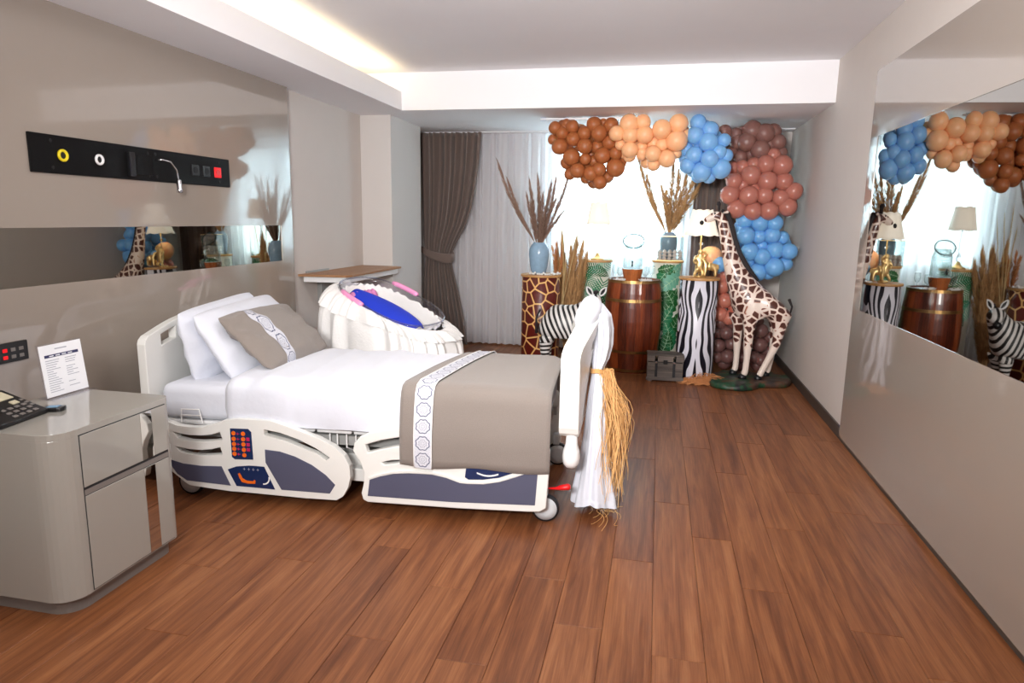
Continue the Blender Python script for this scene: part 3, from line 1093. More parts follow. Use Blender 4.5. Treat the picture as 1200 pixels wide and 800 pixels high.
def run_pt(a, s, off=0.0):
    s = max(0, min(TL, s))
    for i in range(len(rl) - 1):
        if s <= rl[i + 1] + 1e-9:
            f = (s - rl[i]) / (rl[i + 1] - rl[i])
            p, q = rp[i], rp[i + 1]
            b, z = p[0] + (q[0] - p[0]) * f, p[1] + (q[1] - p[1]) * f
            nx, nz = -(q[1] - p[1]), (q[0] - p[0])
            l = math.hypot(nx, nz)
            break
    sk = .16 * min(1, max(0, (s - .42) / .9)) if a < -.3 else .16 * min(1, max(0, (s - .42) / .9)) * (-a / .3 if a < 0 else 0)
    wob = .004 * math.sin(a * 19 + s * 5) * (1 if s < .45 else .5)
    if s < .3: wob += .006 * math.sin(a * 9 + 1)
    edge = 0.0
    if s < 0.02: edge = 0.006 * math.sin(a * 14)
    drop = max(0, (a + .09) / .09) if a > -.09 else 0
    return (a + sk * (0 if a > -.02 else 1), b + (nx / l) * (off + wob * 0.6) + 0.01 * drop, z + (nz / l) * (off + wob * .6) + edge - .02 * drop * (1 if s > .4 else 0))


bm = bmesh.new()
A0, A1 = -.735, .012
grid(bm, 34, 44, lambda u, v: run_pt(A0 + (A1 - A0) * u, TL * v), uv=lambda u, v: (u, v))
runner = bedthing('bed_runner', bm, 'taupe', 'taupe bed runner with white medallion trim over the bed foot', 'bed runner', smooth=True, solid=.008)
bm = bmesh.new()
grid(bm, 3, 60, lambda u, v: run_pt(-.655 + .085 * u, TL * v, .009), uv=lambda u, v: (u, v * TL / .083))
obj('woven_trim', bm, 'lace', runner, smooth=True, label='white trim woven with navy outlined medallions')
bm = bmesh.new()
for aa in (-.657, -.568):
    tube(bm, [run_pt(aa, TL * i / 40, .011) for i in range(41)], .003, 5)
obj('trim_edging', bm, 'white', runner, smooth=True)


# pillows
def pillow_pt(s, t, side, w, h, th, off=0.0):
    e = max(0, (1 - abs(s) ** 2.6)) ** .62 * max(0, (1 - abs(t) ** 2.6)) ** .62
    k = 1 - .10 * (abs(s) * abs(t)) ** 3
    px = s * w / 2 * k * (1 - .05 * (1 - t * t) * s * s)
    pt = t * h / 2 * k * (1 - .05 * (1 - s * s) * t * t)
    wr = (.005 * math.sin(s * 9 + t * 4) + .006 * math.sin(s * 4 - t * 11 + w * 20) + .004 * math.sin(s * 17 + t * 9)) * min(1, e * 2) * (.5 + abs(s) * .9)
    return Vector((px, side * (th / 2 * e + off) + wr, pt))


def pillow_bm(w, h, th, n=22):
    bm = bmesh.new()
    for side in (-1, 1):
        grid(bm, n, n, lambda u, v: pillow_pt(math.sin((u * 2 - 1) * PI / 2), math.sin((v * 2 - 1) * PI / 2), side, w, h, th))
    bmesh.ops.remove_doubles(bm, verts=bm.verts[:], dist=1e-5)
    return bm


BM4 = Matrix.Translation(BO) @ Matrix.Rotation(BR, 4, 'Z')


def place_pillow(o, a, b, z, lean, tilt=0.0, turn=0.0):
    # local pillow: x = width (across bed), y = -normal facing foot, z = height
    m = BM4 @ Matrix.Translation((a, b, z)) @ Matrix.Rotation(R(90) + turn, 4, 'Z') @ Matrix.Rotation(-lean, 4, 'X') @ Matrix.Rotation(tilt, 4, 'Y')
    o.matrix_world = m


# world side: +x of bed is the foot; local y after +90deg turn points to -x, so -y faces the foot
p1 = obj('pillow', pillow_bm(.84, .44, .20), 'pillow', None, smooth=True)
props(p1, 'white pillow standing against the headboard, rearmost', 'pillow', 'pillows on the bed')
place_pillow(p1, -1.985, .56, .795, R(12), R(-3))
p2 = obj('pillow', pillow_bm(.94, .48, .21), 'pillow', None, smooth=True)
props(p2, 'white pillow in the middle, behind the taupe one', 'pillow', 'pillows on the bed')
place_pillow(p2, -1.83, .61, .79, R(33), R(-2))
p3 = obj('pillow', pillow_bm(.80, .44, .15), 'taupe', None, smooth=True)
props(p3, 'taupe pillow with white medallion trim, frontmost on the bed', 'pillow', 'pillows on the bed')
place_pillow(p3, -1.67, .58, .81, R(48), R(1))
bm = bmesh.new()
grid(bm, 4, 24, lambda u, v: pillow_pt(-.52 + .26 * u, math.sin((v * 2 - 1) * PI / 2) * .985, -1, .80, .44, .15, .003), uv=lambda u, v: (u, v * 4.4))
obj('woven_trim', bm, 'lace', p3, smooth=True, label='white trim woven with medallions')

# ---------------------------------------------------------------- cloth tied over the footboard and raffia
cl = thing('draped_cloth', 'white cloth hung over the footboard and gathered with raffia', 'cloth', (0, 0, 0))
def bw(a, b, z): return BM4 @ Vector((a, b, z))
bm = bmesh.new()
secs = [  # z, centre a, centre b, half width a, half width b
    (1.085, .165, .43, .012, .05), (1.07, .20, .42, .035, .09), (1.02, .228, .41, .048, .12), (.95, .238, .39, .052, .12), (.87, .240, .36, .050, .10),
    (.80, .232, .34, .042, .075), (.745, .222, .32, .026, .045), (.73, .220, .32, .024, .04), (.70, .228, .315, .034, .05), (.60, .228, .305, .045, .065),
    (.45, .225, .29, .052, .08), (.30, .225, .28, .068, .095), (.18, .225, .265, .090, .105), (.10, .228, .255, .108, .115), (.055, .23, .25, .116, .12)]
def clothf(u, v):
    k = v * (len(secs) - 1); i = min(int(k), len(secs) - 2); f = k - i
    z, a, b, wa, wb = [secs[i][q] * (1 - f) + secs[i + 1][q] * f for q in range(5)]
    t = u * 2 * PI
    pl = 1 + .10 * math.sin(7 * t + v * 5) + .06 * math.sin(13 * t + 2)
    return bw(a + wa * math.cos(t) * pl, b + wb * math.sin(t) * pl, z + (.012 * math.sin(3 * t) if v > .95 else 0))
grid(bm, 64, 56, clothf, closed_u=True)
obj('hanging_cloth', bm, 'sheet', cl, smooth=True)
bm = bmesh.new()   # the fold that lies along the sloping top of the board
fold = [(.125, .17, .985, .030), (.15, .24, 1.015, .055), (.17, .32, 1.04, .064), (.18, .40, 1.06, .060), (.17, .50, 1.06, .046), (.16, .57, 1.045, .025)]
tube(bm, [bw(f[0], f[1], f[2]) for f in fold], [f[3] for f in fold], 16)
obj('top_fold', bm, 'sheet', cl, smooth=True, sub=1)

rf = thing('raffia_bunch', 'bunch of long raffia strands tied round the white cloth', 'raffia', (0, 0, 0))
bm = bmesh.new()
random.seed(11)
for k in range(230):
    a0 = random.uniform(.235, .290); b0 = random.uniform(.27, .35)
    ln = random.uniform(.35, .68)
    ax = random.gauss(.055, .034); bx_ = random.gauss(-.02, .06)
    ph = random.uniform(0, 6); pts = []
    for i in range(11):
        t = i / 10
        z = .745 - ln * t
        pts.append(bw(a0 + ax * min(1, t * 2.2) + .014 * math.sin(ph + t * 9), b0 + bx_ * t * 1.4 + .010 * math.cos(ph * 2 + t * 9), max(.03, z)))
    tube(bm, pts, random.uniform(.0009, .0018), 3, caps=False)
o = obj('strands', bm, 'raffia', rf); o['kind'] = 'stuff'
bm = bmesh.new()
for k in range(14):
    pts = []
    a0, b0 = random.uniform(.20, .30), random.uniform(.2, .33)
    dx, dy = random.uniform(-.10, .16), random.uniform(-.26, .04)
    for i in range(12):
        t = i / 11
        pts.append(bw(a0 + dx * t + .02 * math.sin(9 * t + k), b0 + dy * t + .03 * math.cos(8 * t + k), .10 * (1 - t) ** 2 + .004))
    tube(bm, pts, .0013, 3, caps=False)
o = obj('trailing_strands', bm, 'raffia', rf); o['kind'] = 'stuff'
bm = bmesh.new()
for dz in (0, .006, .012, .018):
    tube(bm, [bw(.222 + .036 * math.cos(t), .32 + .055 * math.sin(t), .732 + dz + .004 * math.sin(3 * t)) for t in [i * 2 * PI / 20 for i in range(21)]], .003, 5)
tube(bm, [bw(.25, .29, .745), bw(.30, .28, .70), bw(.33, .27, .62), bw(.345, .265, .60), bw(.33, .26, .605), bw(.30, .27, .66)], .0022, 4)
obj('tie', bm, 'raffia', rf)

# ================================================================ NIGHTSTAND
ns = thing('nightstand', 'glossy taupe bedside cabinet with rounded corners and mirror strip', 'cabinet', (-2.05, 1.88, 0))
# local: x from -0.50 (back) to 0 (front face), y from 0 (near) to .60 (far)
def rrect(x0, x1, y0, y1, rs, n=8):
    c = [((x1 - rs[0], y0 + rs[0]), -90, rs[0]), ((x1 - rs[1], y1 - rs[1]), 0, rs[1]), ((x0 + rs[2], y1 - rs[2]), 90, rs[2]), ((x0 + rs[3], y0 + rs[3]), 180, rs[3])]
    out = []
    for (cx, cy), a0, r in c:
        for i in range(n + 1):
            a = R(a0 + 90 * i / n)
            out.append((cx + r * math.cos(a), cy + r * math.sin(a)))
    return out
up_ = lambda p, q, t: (p, q, t)
bm = bmesh.new()
prism(bm, rrect(-.50, 0, 0, .60, (.095, .045, .05, .09)), .065, .690, f=up_)
prism(bm, rrect(-.50, 0, 0, .60, (.095, .045, .05, .09)), .690, .716, f=up_)
# recess of the front is made by cutting the body short and adding the fronts
obj('body', bm, 'ns', ns, bevel=.003)
bm = bmesh.new()
prism(bm, rrect(-.47, -.028, .03, .575, (.09, .045, .05, .09)), 0, .066, f=up_)
obj('plinth', bm, 'ns_dark', ns)
bxo('shadow_gap', -.03, .0012, .107, .555, .072, .692, 'dark_inner', ns)
dr = bxo('drawer', -.01, .0045, .110, .552, .487, .688, 'ns', ns, .0015)
bxo('mirror_inlay', .0035, .0062, .405, .468, .488, .687, 'mirror', dr)
dr = bxo('door', -.01, .0045, .110, .552, .075, .452, 'ns', ns, .0015)
bxo('mirror_inlay', .0035, .0062, .405, .468, .076, .451, 'mirror', dr)
bxo('grip_rail', -.02, .0025, .110, .552, .455, .476, 'ns_dark', ns)

# acrylic sign holder with printed card
sg = thing('sign_holder', 'clear acrylic stand with white printed card on the cabinet', 'sign', (-2.49, 2.385, .717))
sm = lambda p, q, t: (t - q * .10, p, q)
bm = bmesh.new()
prism(bm, [(-.112, 0), (.112, 0), (.112, .232), (-.112, .232)], 0, .004, f=sm)
box(bm, -.035, .045, -.112, .112, -.0, .003)
obj('acrylic_stand', bm, 'acrylic', sg)
bm = bmesh.new(); prism(bm, [(-.106, .006), (.106, .006), (.106, .226), (-.106, .226)], .0045, .006, f=sm)
card = obj('card', bm, 'paper', sg)
bm = bmesh.new(); prism(bm, [(-.085, .172), (.085, .172), (.085, .184), (-.085, .184)], .006, .0066, f=sm)
obj('printed_heading', bm, 'ink', card)
bm = bmesh.new()
random.seed(2)
for k in range(4): prism(bm, [(-.062 + k * .031, .1755), (-.040 + k * .031, .1755), (-.040 + k * .031, .1795), (-.062 + k * .031, .1795)], .0066, .0069, f=sm)
obj('heading_lettering', bm, 'paper', card)
bm = bmesh.new()
prism(bm, [(-.03, .203), (.03, .203), (.03, .208), (-.03, .208)], .006, .0065, f=sm)
for k in range(15):
    z = .158 - k * .0095
    for x0, w_ in ((-.085, random.uniform(.03, .07)), (.012, random.uniform(.03, .06))):
        if random.random() < .9: prism(bm, [(x0, z), (x0 + w_, z), (x0 + w_, z + .0028), (x0, z + .0028)], .006, .0064, f=sm)
obj('printed_lines', bm, 'inkgrey', card)['kind'] = 'stuff'

# desk telephone, mostly outside the frame
ph = thing('telephone', 'black desk telephone on the near end of the cabinet', 'telephone', (-2.40, 2.02, .717), R(8))
bm = bmesh.new()
prism(bm, [(-.13, 0), (.09, 0), (.09, .018), (-.09, .085), (-.125, .085)], -.13, .10, f=lambda p, q, t: (p, t, q))
obj('body', bm, 'black', ph, bevel=.006)
nrm = lambda x, y, h=0: Vector((x + .35 * h, y, .018 + (.09 - x) * .372 + h * .93))
def on_face(name, x0, x1, y0, y1, h, m):
    bm = bmesh.new()
    a = [nrm(x0, y0), nrm(x1, y0), nrm(x1, y1), nrm(x0, y1)]
    b = [nrm(x0, y0, h), nrm(x1, y0, h), nrm(x1, y1, h), nrm(x0, y1, h)]
    A = [bm.verts.new(v) for v in a]; B = [bm.verts.new(v) for v in b]
    bm.faces.new(A); bm.faces.new(B)
    for i in range(4): bm.faces.new((A[i], A[(i + 1) % 4], B[(i + 1) % 4], B[i]))
    return obj(name, bm, m, ph)
on_face('display', -.08, -.03, -.06, .075, .003, 'cream')
on_face('soft_key', -.012, .008, .028, .058, .004, 'cream')
for i in range(3):
    for j in range(4):
        on_face('key', .018 + i * .024, .030 + i * .024, -.05 + j * .033, -.032 + j * .033, .003, 'ns_dark')
for i in range(3):
    on_face('key', -.01 + i * .022, .0 + i * .022, .074, .088, .003, 'ns_dark')
bm = bmesh.new()
tube(bm, [(-.06, -.11, .10), (-.03, -.11, .115), (.03, -.11, .075), (.06, -.11, .06)], [.022, .016, .015, .022], 12)
obj('handset', bm, 'black', ph, smooth=True)
bm = bmesh.new()
tube(bm, [(-.10, .09, .02), (-.09, .13, .012), (-.05, .15, .01), (0.0, .14, .01)], .006, 8)
obj('cord', bm, 'black', ph, smooth=True)
pg = thing('pager', 'small black and blue handset lying in front of the sign', 'remote', (-2.33, 2.16, .717), R(20))
bm = bmesh.new()
prism(bm, smooth_poly([(-.035, -.025), (.035, -.025), (.042, 0), (.035, .028), (-.035, .028), (-.042, 0)], 1), 0, .016, f=up_)
obj('case', bm, 'black', pg, bevel=.004)
bxo('screen', -.022, .020, -.014, .016, .0155, .0175, mat('blue_lcd', (96, 150, 190), 0.15), pg, .001)

# black wall switch panel over the cabinet
wp = thing('switch_panel', 'small black control panel with red lights on the wall behind the telephone', 'panel', (-2.85, 2.42, .87))
bxo('plate', 0, .012, -.115, .112, -.045, .045, 'black', wp, .004)
for i in range(5):
    for j in range(2):
        redk = (i, j) in ((0, 0), (2, 1), (2, 0))
        bxo('key', .0115, .0145, -.095 + i * .04, -.073 + i * .04, -.028 + j * .032, -.012 + j * .032, 'redlight' if redk else 'ns_dark', wp, .001)

# ================================================================ MEDICAL SERVICE PANEL on the left wall
sp_ = thing('service_panel', 'long black bedhead panel with gas outlets, sockets and reading lamp', 'panel', (-2.85, 3.395, 1.77))
bxo('plate', 0, .014, -.745, .745, -.09, .09, 'black_panel', sp_, .004)
def ring_on(y, z, r, m, name):
    bm = bmesh.new()
    lathe(bm, [(r * .55, 0), (r * .55, .006), (r * .64, .010), (r * .92, .010), (r, .006), (r, 0)], 28)
    bmesh.ops.transform(bm, matrix=Matrix.Translation((.013, y, z)) @ Matrix.Rotation(R(90), 4, 'Y'), verts=bm.verts)
    g = obj(name, bm, m, sp_, smooth=True)
    bm = bmesh.new()
    lathe(bm, [(.001, .003), (r * .56, .003), (r * .56, 0)], 20)
    bmesh.ops.transform(bm, matrix=Matrix.Translation((.013, y, z)) @ Matrix.Rotation(R(90), 4, 'Y'), verts=bm.verts)
    obj('socket_hole', bm, 'blackhole', g)
ring_on(2.825 - 3.395, -.002, .030, 'yellow', 'gas_outlet')
ring_on(3.045 - 3.395, -.003, .028, 'white', 'gas_outlet')
bxo('cover_box', .012, .034, 3.235 - 3.395, 3.275 - 3.395, -.072, .055, 'black', sp_, .003)
bxo('cover_box', .012, .022, 3.29 - 3.395, 3.42 - 3.395, -.06, .05, 'black_panel', sp_, .003)
for y, m in ((3.79, 'black'), (3.895, 'black'), (4.01, 'redlight')):
    s_ = bxo('socket', .012, .019, y - 3.395 - .034, y - 3.395 + .034, -.034, .030, m, sp_, .003)
    bm = bmesh.new()
    lathe(bm, [(.001, .0), (.021, .0), (.021, .002), (.001, .002)], 20)
    bmesh.ops.transform(bm, matrix=Matrix.Translation((.018, y - 3.395, -.002)) @ Matrix.Rotation(R(90), 4, 'Y'), verts=bm.verts)
    obj('socket_hole', bm, 'red' if m == 'redlight' else 'blackhole', s_)
for y in (-.63, .63, -.0, .06):
    for z in (-.062, .062):
        bm = bmesh.new()
        lathe(bm, [(.001, .003), (.007, .003), (.009, 0)], 12)
        bmesh.ops.transform(bm, matrix=Matrix.Translation((.014, y, z)) @ Matrix.Rotation(R(90), 4, 'Y'), verts=bm.verts)
        obj('screw', bm, 'blackhole', sp_)
bm = bmesh.new()
tube(bm, [(.014, .05, .028), (.05, .07, .032), (.07, .11, .024), (.078, .145, -.02), (.08, .155, -.075)], .0045, 10)
g = obj('gooseneck', bm, 'chrome', sp_, smooth=True)
bm = bmesh.new()
lathe(bm, [(.001, 0), (.012, 0), (.0145, -.01), (.0145, -.055), (.0165, -.058), (.0165, -.075), (.001, -.07)], 20, (.08, .156, -.073))
obj('lamp_head', bm, 'chrome', g, smooth=True)

# ================================================================ FOLD-DOWN WALL SHELF
sh = thing('wall_shelf', 'fold-down wall shelf with walnut top above the bassinet', 'shelf', (-2.9, 5.70, 1.005))
bm = bmesh.new()
prism(bm, [(0.0, -.62), (.40, -.57), (.43, -.50), (.43, .60), (.36, .63), (0, .63)], 0, .018, f=up_)
obj('shelf_board', bm, 'shelfwood', sh, bevel=.002)
bm = bmesh.new()
prism(bm, [(0.03, -.585), (.385, -.54), (.405, -.49), (.405, .57), (.03, .60)], -.048, -.001, f=up_)
obj('apron', bm, 'white', sh, bevel=.003)
bxo('wall_bracket', 0, .04, -.30, .30, -.26, -.048, 'grey_metal', sh, .003)
bm = bmesh.new()
prism(bm, [(0.02, -.05), (.30, -.05), (.02, -.22)], -.012, .012)
obj('support_arm', bm, 'white', sh)
bxo('back_stop', .002, .014, -.50, -.10, .018, .035, 'grey_metal', sh, .001)

# ================================================================ BASSINET
bs = thing('bassinet', 'clear hospital bassinet with blue cover and white ruffled skirt', 'bassinet', (-1.879, 4.60, 0))
yw, pt_, rl_ = -0.453, -0.303, 0.061
BL = Vector((math.cos(yw) * math.cos(pt_), math.sin(yw) * math.cos(pt_), math.sin(pt_)))
W0 = Vector((-math.sin(yw), math.cos(yw), 0))
U0 = BL.cross(W0)
BW = W0 * math.cos(rl_) + U0 * math.sin(rl_)
BU = BL.cross(BW)
BC = Vector((0, -.018, .905))
def sq(t, e=.72):
    c, s = math.cos(t), math.sin(t)
    return math.copysign(abs(c) ** e, c), math.copysign(abs(s) ** e, s)
def tub(u, d, k, hl=.445, hw=.255):
    c, s = sq(u * 2 * PI)
    return BC + BL * (hl * k * c) + BW * (hw * k * s) - BU * d
bm = bmesh.new()
lv = [(0.0, 1.0), (.03, .985), (.10, .95), (.18, .90), (.225, .84), (.235, .7)]
grid(bm, 56, len(lv) - 1, lambda u, v: tub(u, *lv[round(v * 5)]), closed_u=True)
obj('clear_tub', bm, 'acrylic', bs, smooth=True, solid=.004)
bm = bmesh.new()
tube(bm, [tub(i / 60, -.002, 1.0) for i in range(61)], .006, 8, caps=False)
obj('tub_rim', bm, glass_mat('clear_rim', (225, 228, 238), a=0.45), bs, smooth=True)
bm = bmesh.new()
def liner(u, v):
    ks = [(.045, .955), (.030, .93), (.05, .90), (.10, .86), (.16, .80), (.17, .5)]
    k = v * 5; i = min(int(k), 4); f = k - i
    d = ks[i][0] * (1 - f) + ks[i + 1][0] * f; kk = ks[i][1] * (1 - f) + ks[i + 1][1] * f
    rfl = .014 * math.sin(u * 2 * PI * 34) * (1 - min(1, v * 2.2)) + .006 * math.sin(u * 2 * PI * 21 + 1) * (1 - v)
    return tub(u, d + 0.012 - rfl * .8, kk + rfl * .5)
grid(bm, 240, 14, liner, closed_u=True)
obj('ruffled_liner', bm, 'white_lace', bs, smooth=True)
bm = bmesh.new()
def cover(u, v):
    x = -.34 + .70 * u; s = (v * 2 - 1)
    wdt = .150 * math.sqrt(max(0.0, 1 - ((x - .01) / .39) ** 2)) + .012
    yy = s * wdt - .070
    h = .100 - .035 * s
    return BC + BL * x + BW * yy - BU * (h * 1.0 - .055 * (1 - s * s))
grid(bm, 24, 14, cover)
obj('blue_cover', bm, 'blue_cloth', bs, smooth=True, solid=.01, label='royal blue fabric cover')
bm = bmesh.new()
grid(bm, 30, 6, lambda u, v: BC + BL * (-.34 + .08 * v) + BW * (-.13 + .24 * u) - BU * .03 - BU * (.055 - .035 * math.sin(v * PI) + .010 * math.sin(u * 40)))
obj('pink_pillow', bm, 'pink_cloth', bs, smooth=True, solid=.02, label='dusty pink ruffled pillow edge')
for s_ in (-1, 1):
    bm = bmesh.new()
    pts = []
    for i in range(9):
        t = -.26 + .26 * i / 8
        kk = math.sqrt(max(.0, 1 - abs(t / .445) ** 2.78)) if False else (1 - abs(t / .445) ** (2 / .72)) ** (.72 / 2)
        pts.append(BC + BL * t + BW * (s_ * .262 * kk) + BU * .004)
    tube(bm, pts, [.014] + [.019] * 7 + [.014], 10)
    obj('side_clip', bm, 'pink', bs, smooth=True, label='pink plastic clip on the tub rim')
# gathered skirt from under the rim to the floor
bm = bmesh.new()
def skirt(u, v):
    t = u * 2 * PI
    c, s = sq(t, .55)
    top = tub(u, .050 + .040 * s, 1.01)
    fl = Vector((0.0 + .515 * c, -.018 + .36 * s, 0.02))
    # rotate floor footprint a little
    ca, sa = math.cos(-.18), math.sin(-.18)
    fl = Vector((fl.x * ca - fl.y * sa, fl.x * sa + fl.y * ca, .02))
    mid = Vector((fl.x * .95, fl.y * .95, .66 + (top.z - .86) * .75))
    if v < .25:
        k = v / .25
        p = top.lerp(mid, math.sin(k * PI / 2) ** 1.0)
        p.z = top.z + (mid.z - top.z) * (1 - math.cos(k * PI / 2))
    else:
        k = (v - .25) / .75
        p = mid.lerp(fl, k)
    pl = (.006 + .018 * min(1, v * 3)) * math.sin(t * 26 + 2 * math.sin(t * 5)) + .008 * math.sin(t * 37) * min(1, v * 3)
    n = Vector((p.x, p.y, 0)); n.normalize()
    if v > .9: pl *= 1.2
    return p + n * pl
grid(bm, 336, 26, skirt, closed_u=True)
obj('skirt', bm, 'white_lace', bs, smooth=True)
bm = bmesh.new()
def frill(u, v):
    r_ = (.009 * math.sin(u * 2 * PI * 60) + .006 * math.sin(u * 2 * PI * 37)) * (.5 + v)
    p = skirt(u, .005 + .15 * v)
    n = (p - BC); n.normalize()
    return p + n * (.008 + r_ + .010 * v) + Vector((0, 0, .010 * (1 - v) + r_ * .6))
grid(bm, 480, 5, frill, closed_u=True)
obj('skirt_frill', bm, 'white_lace', bs, smooth=True)


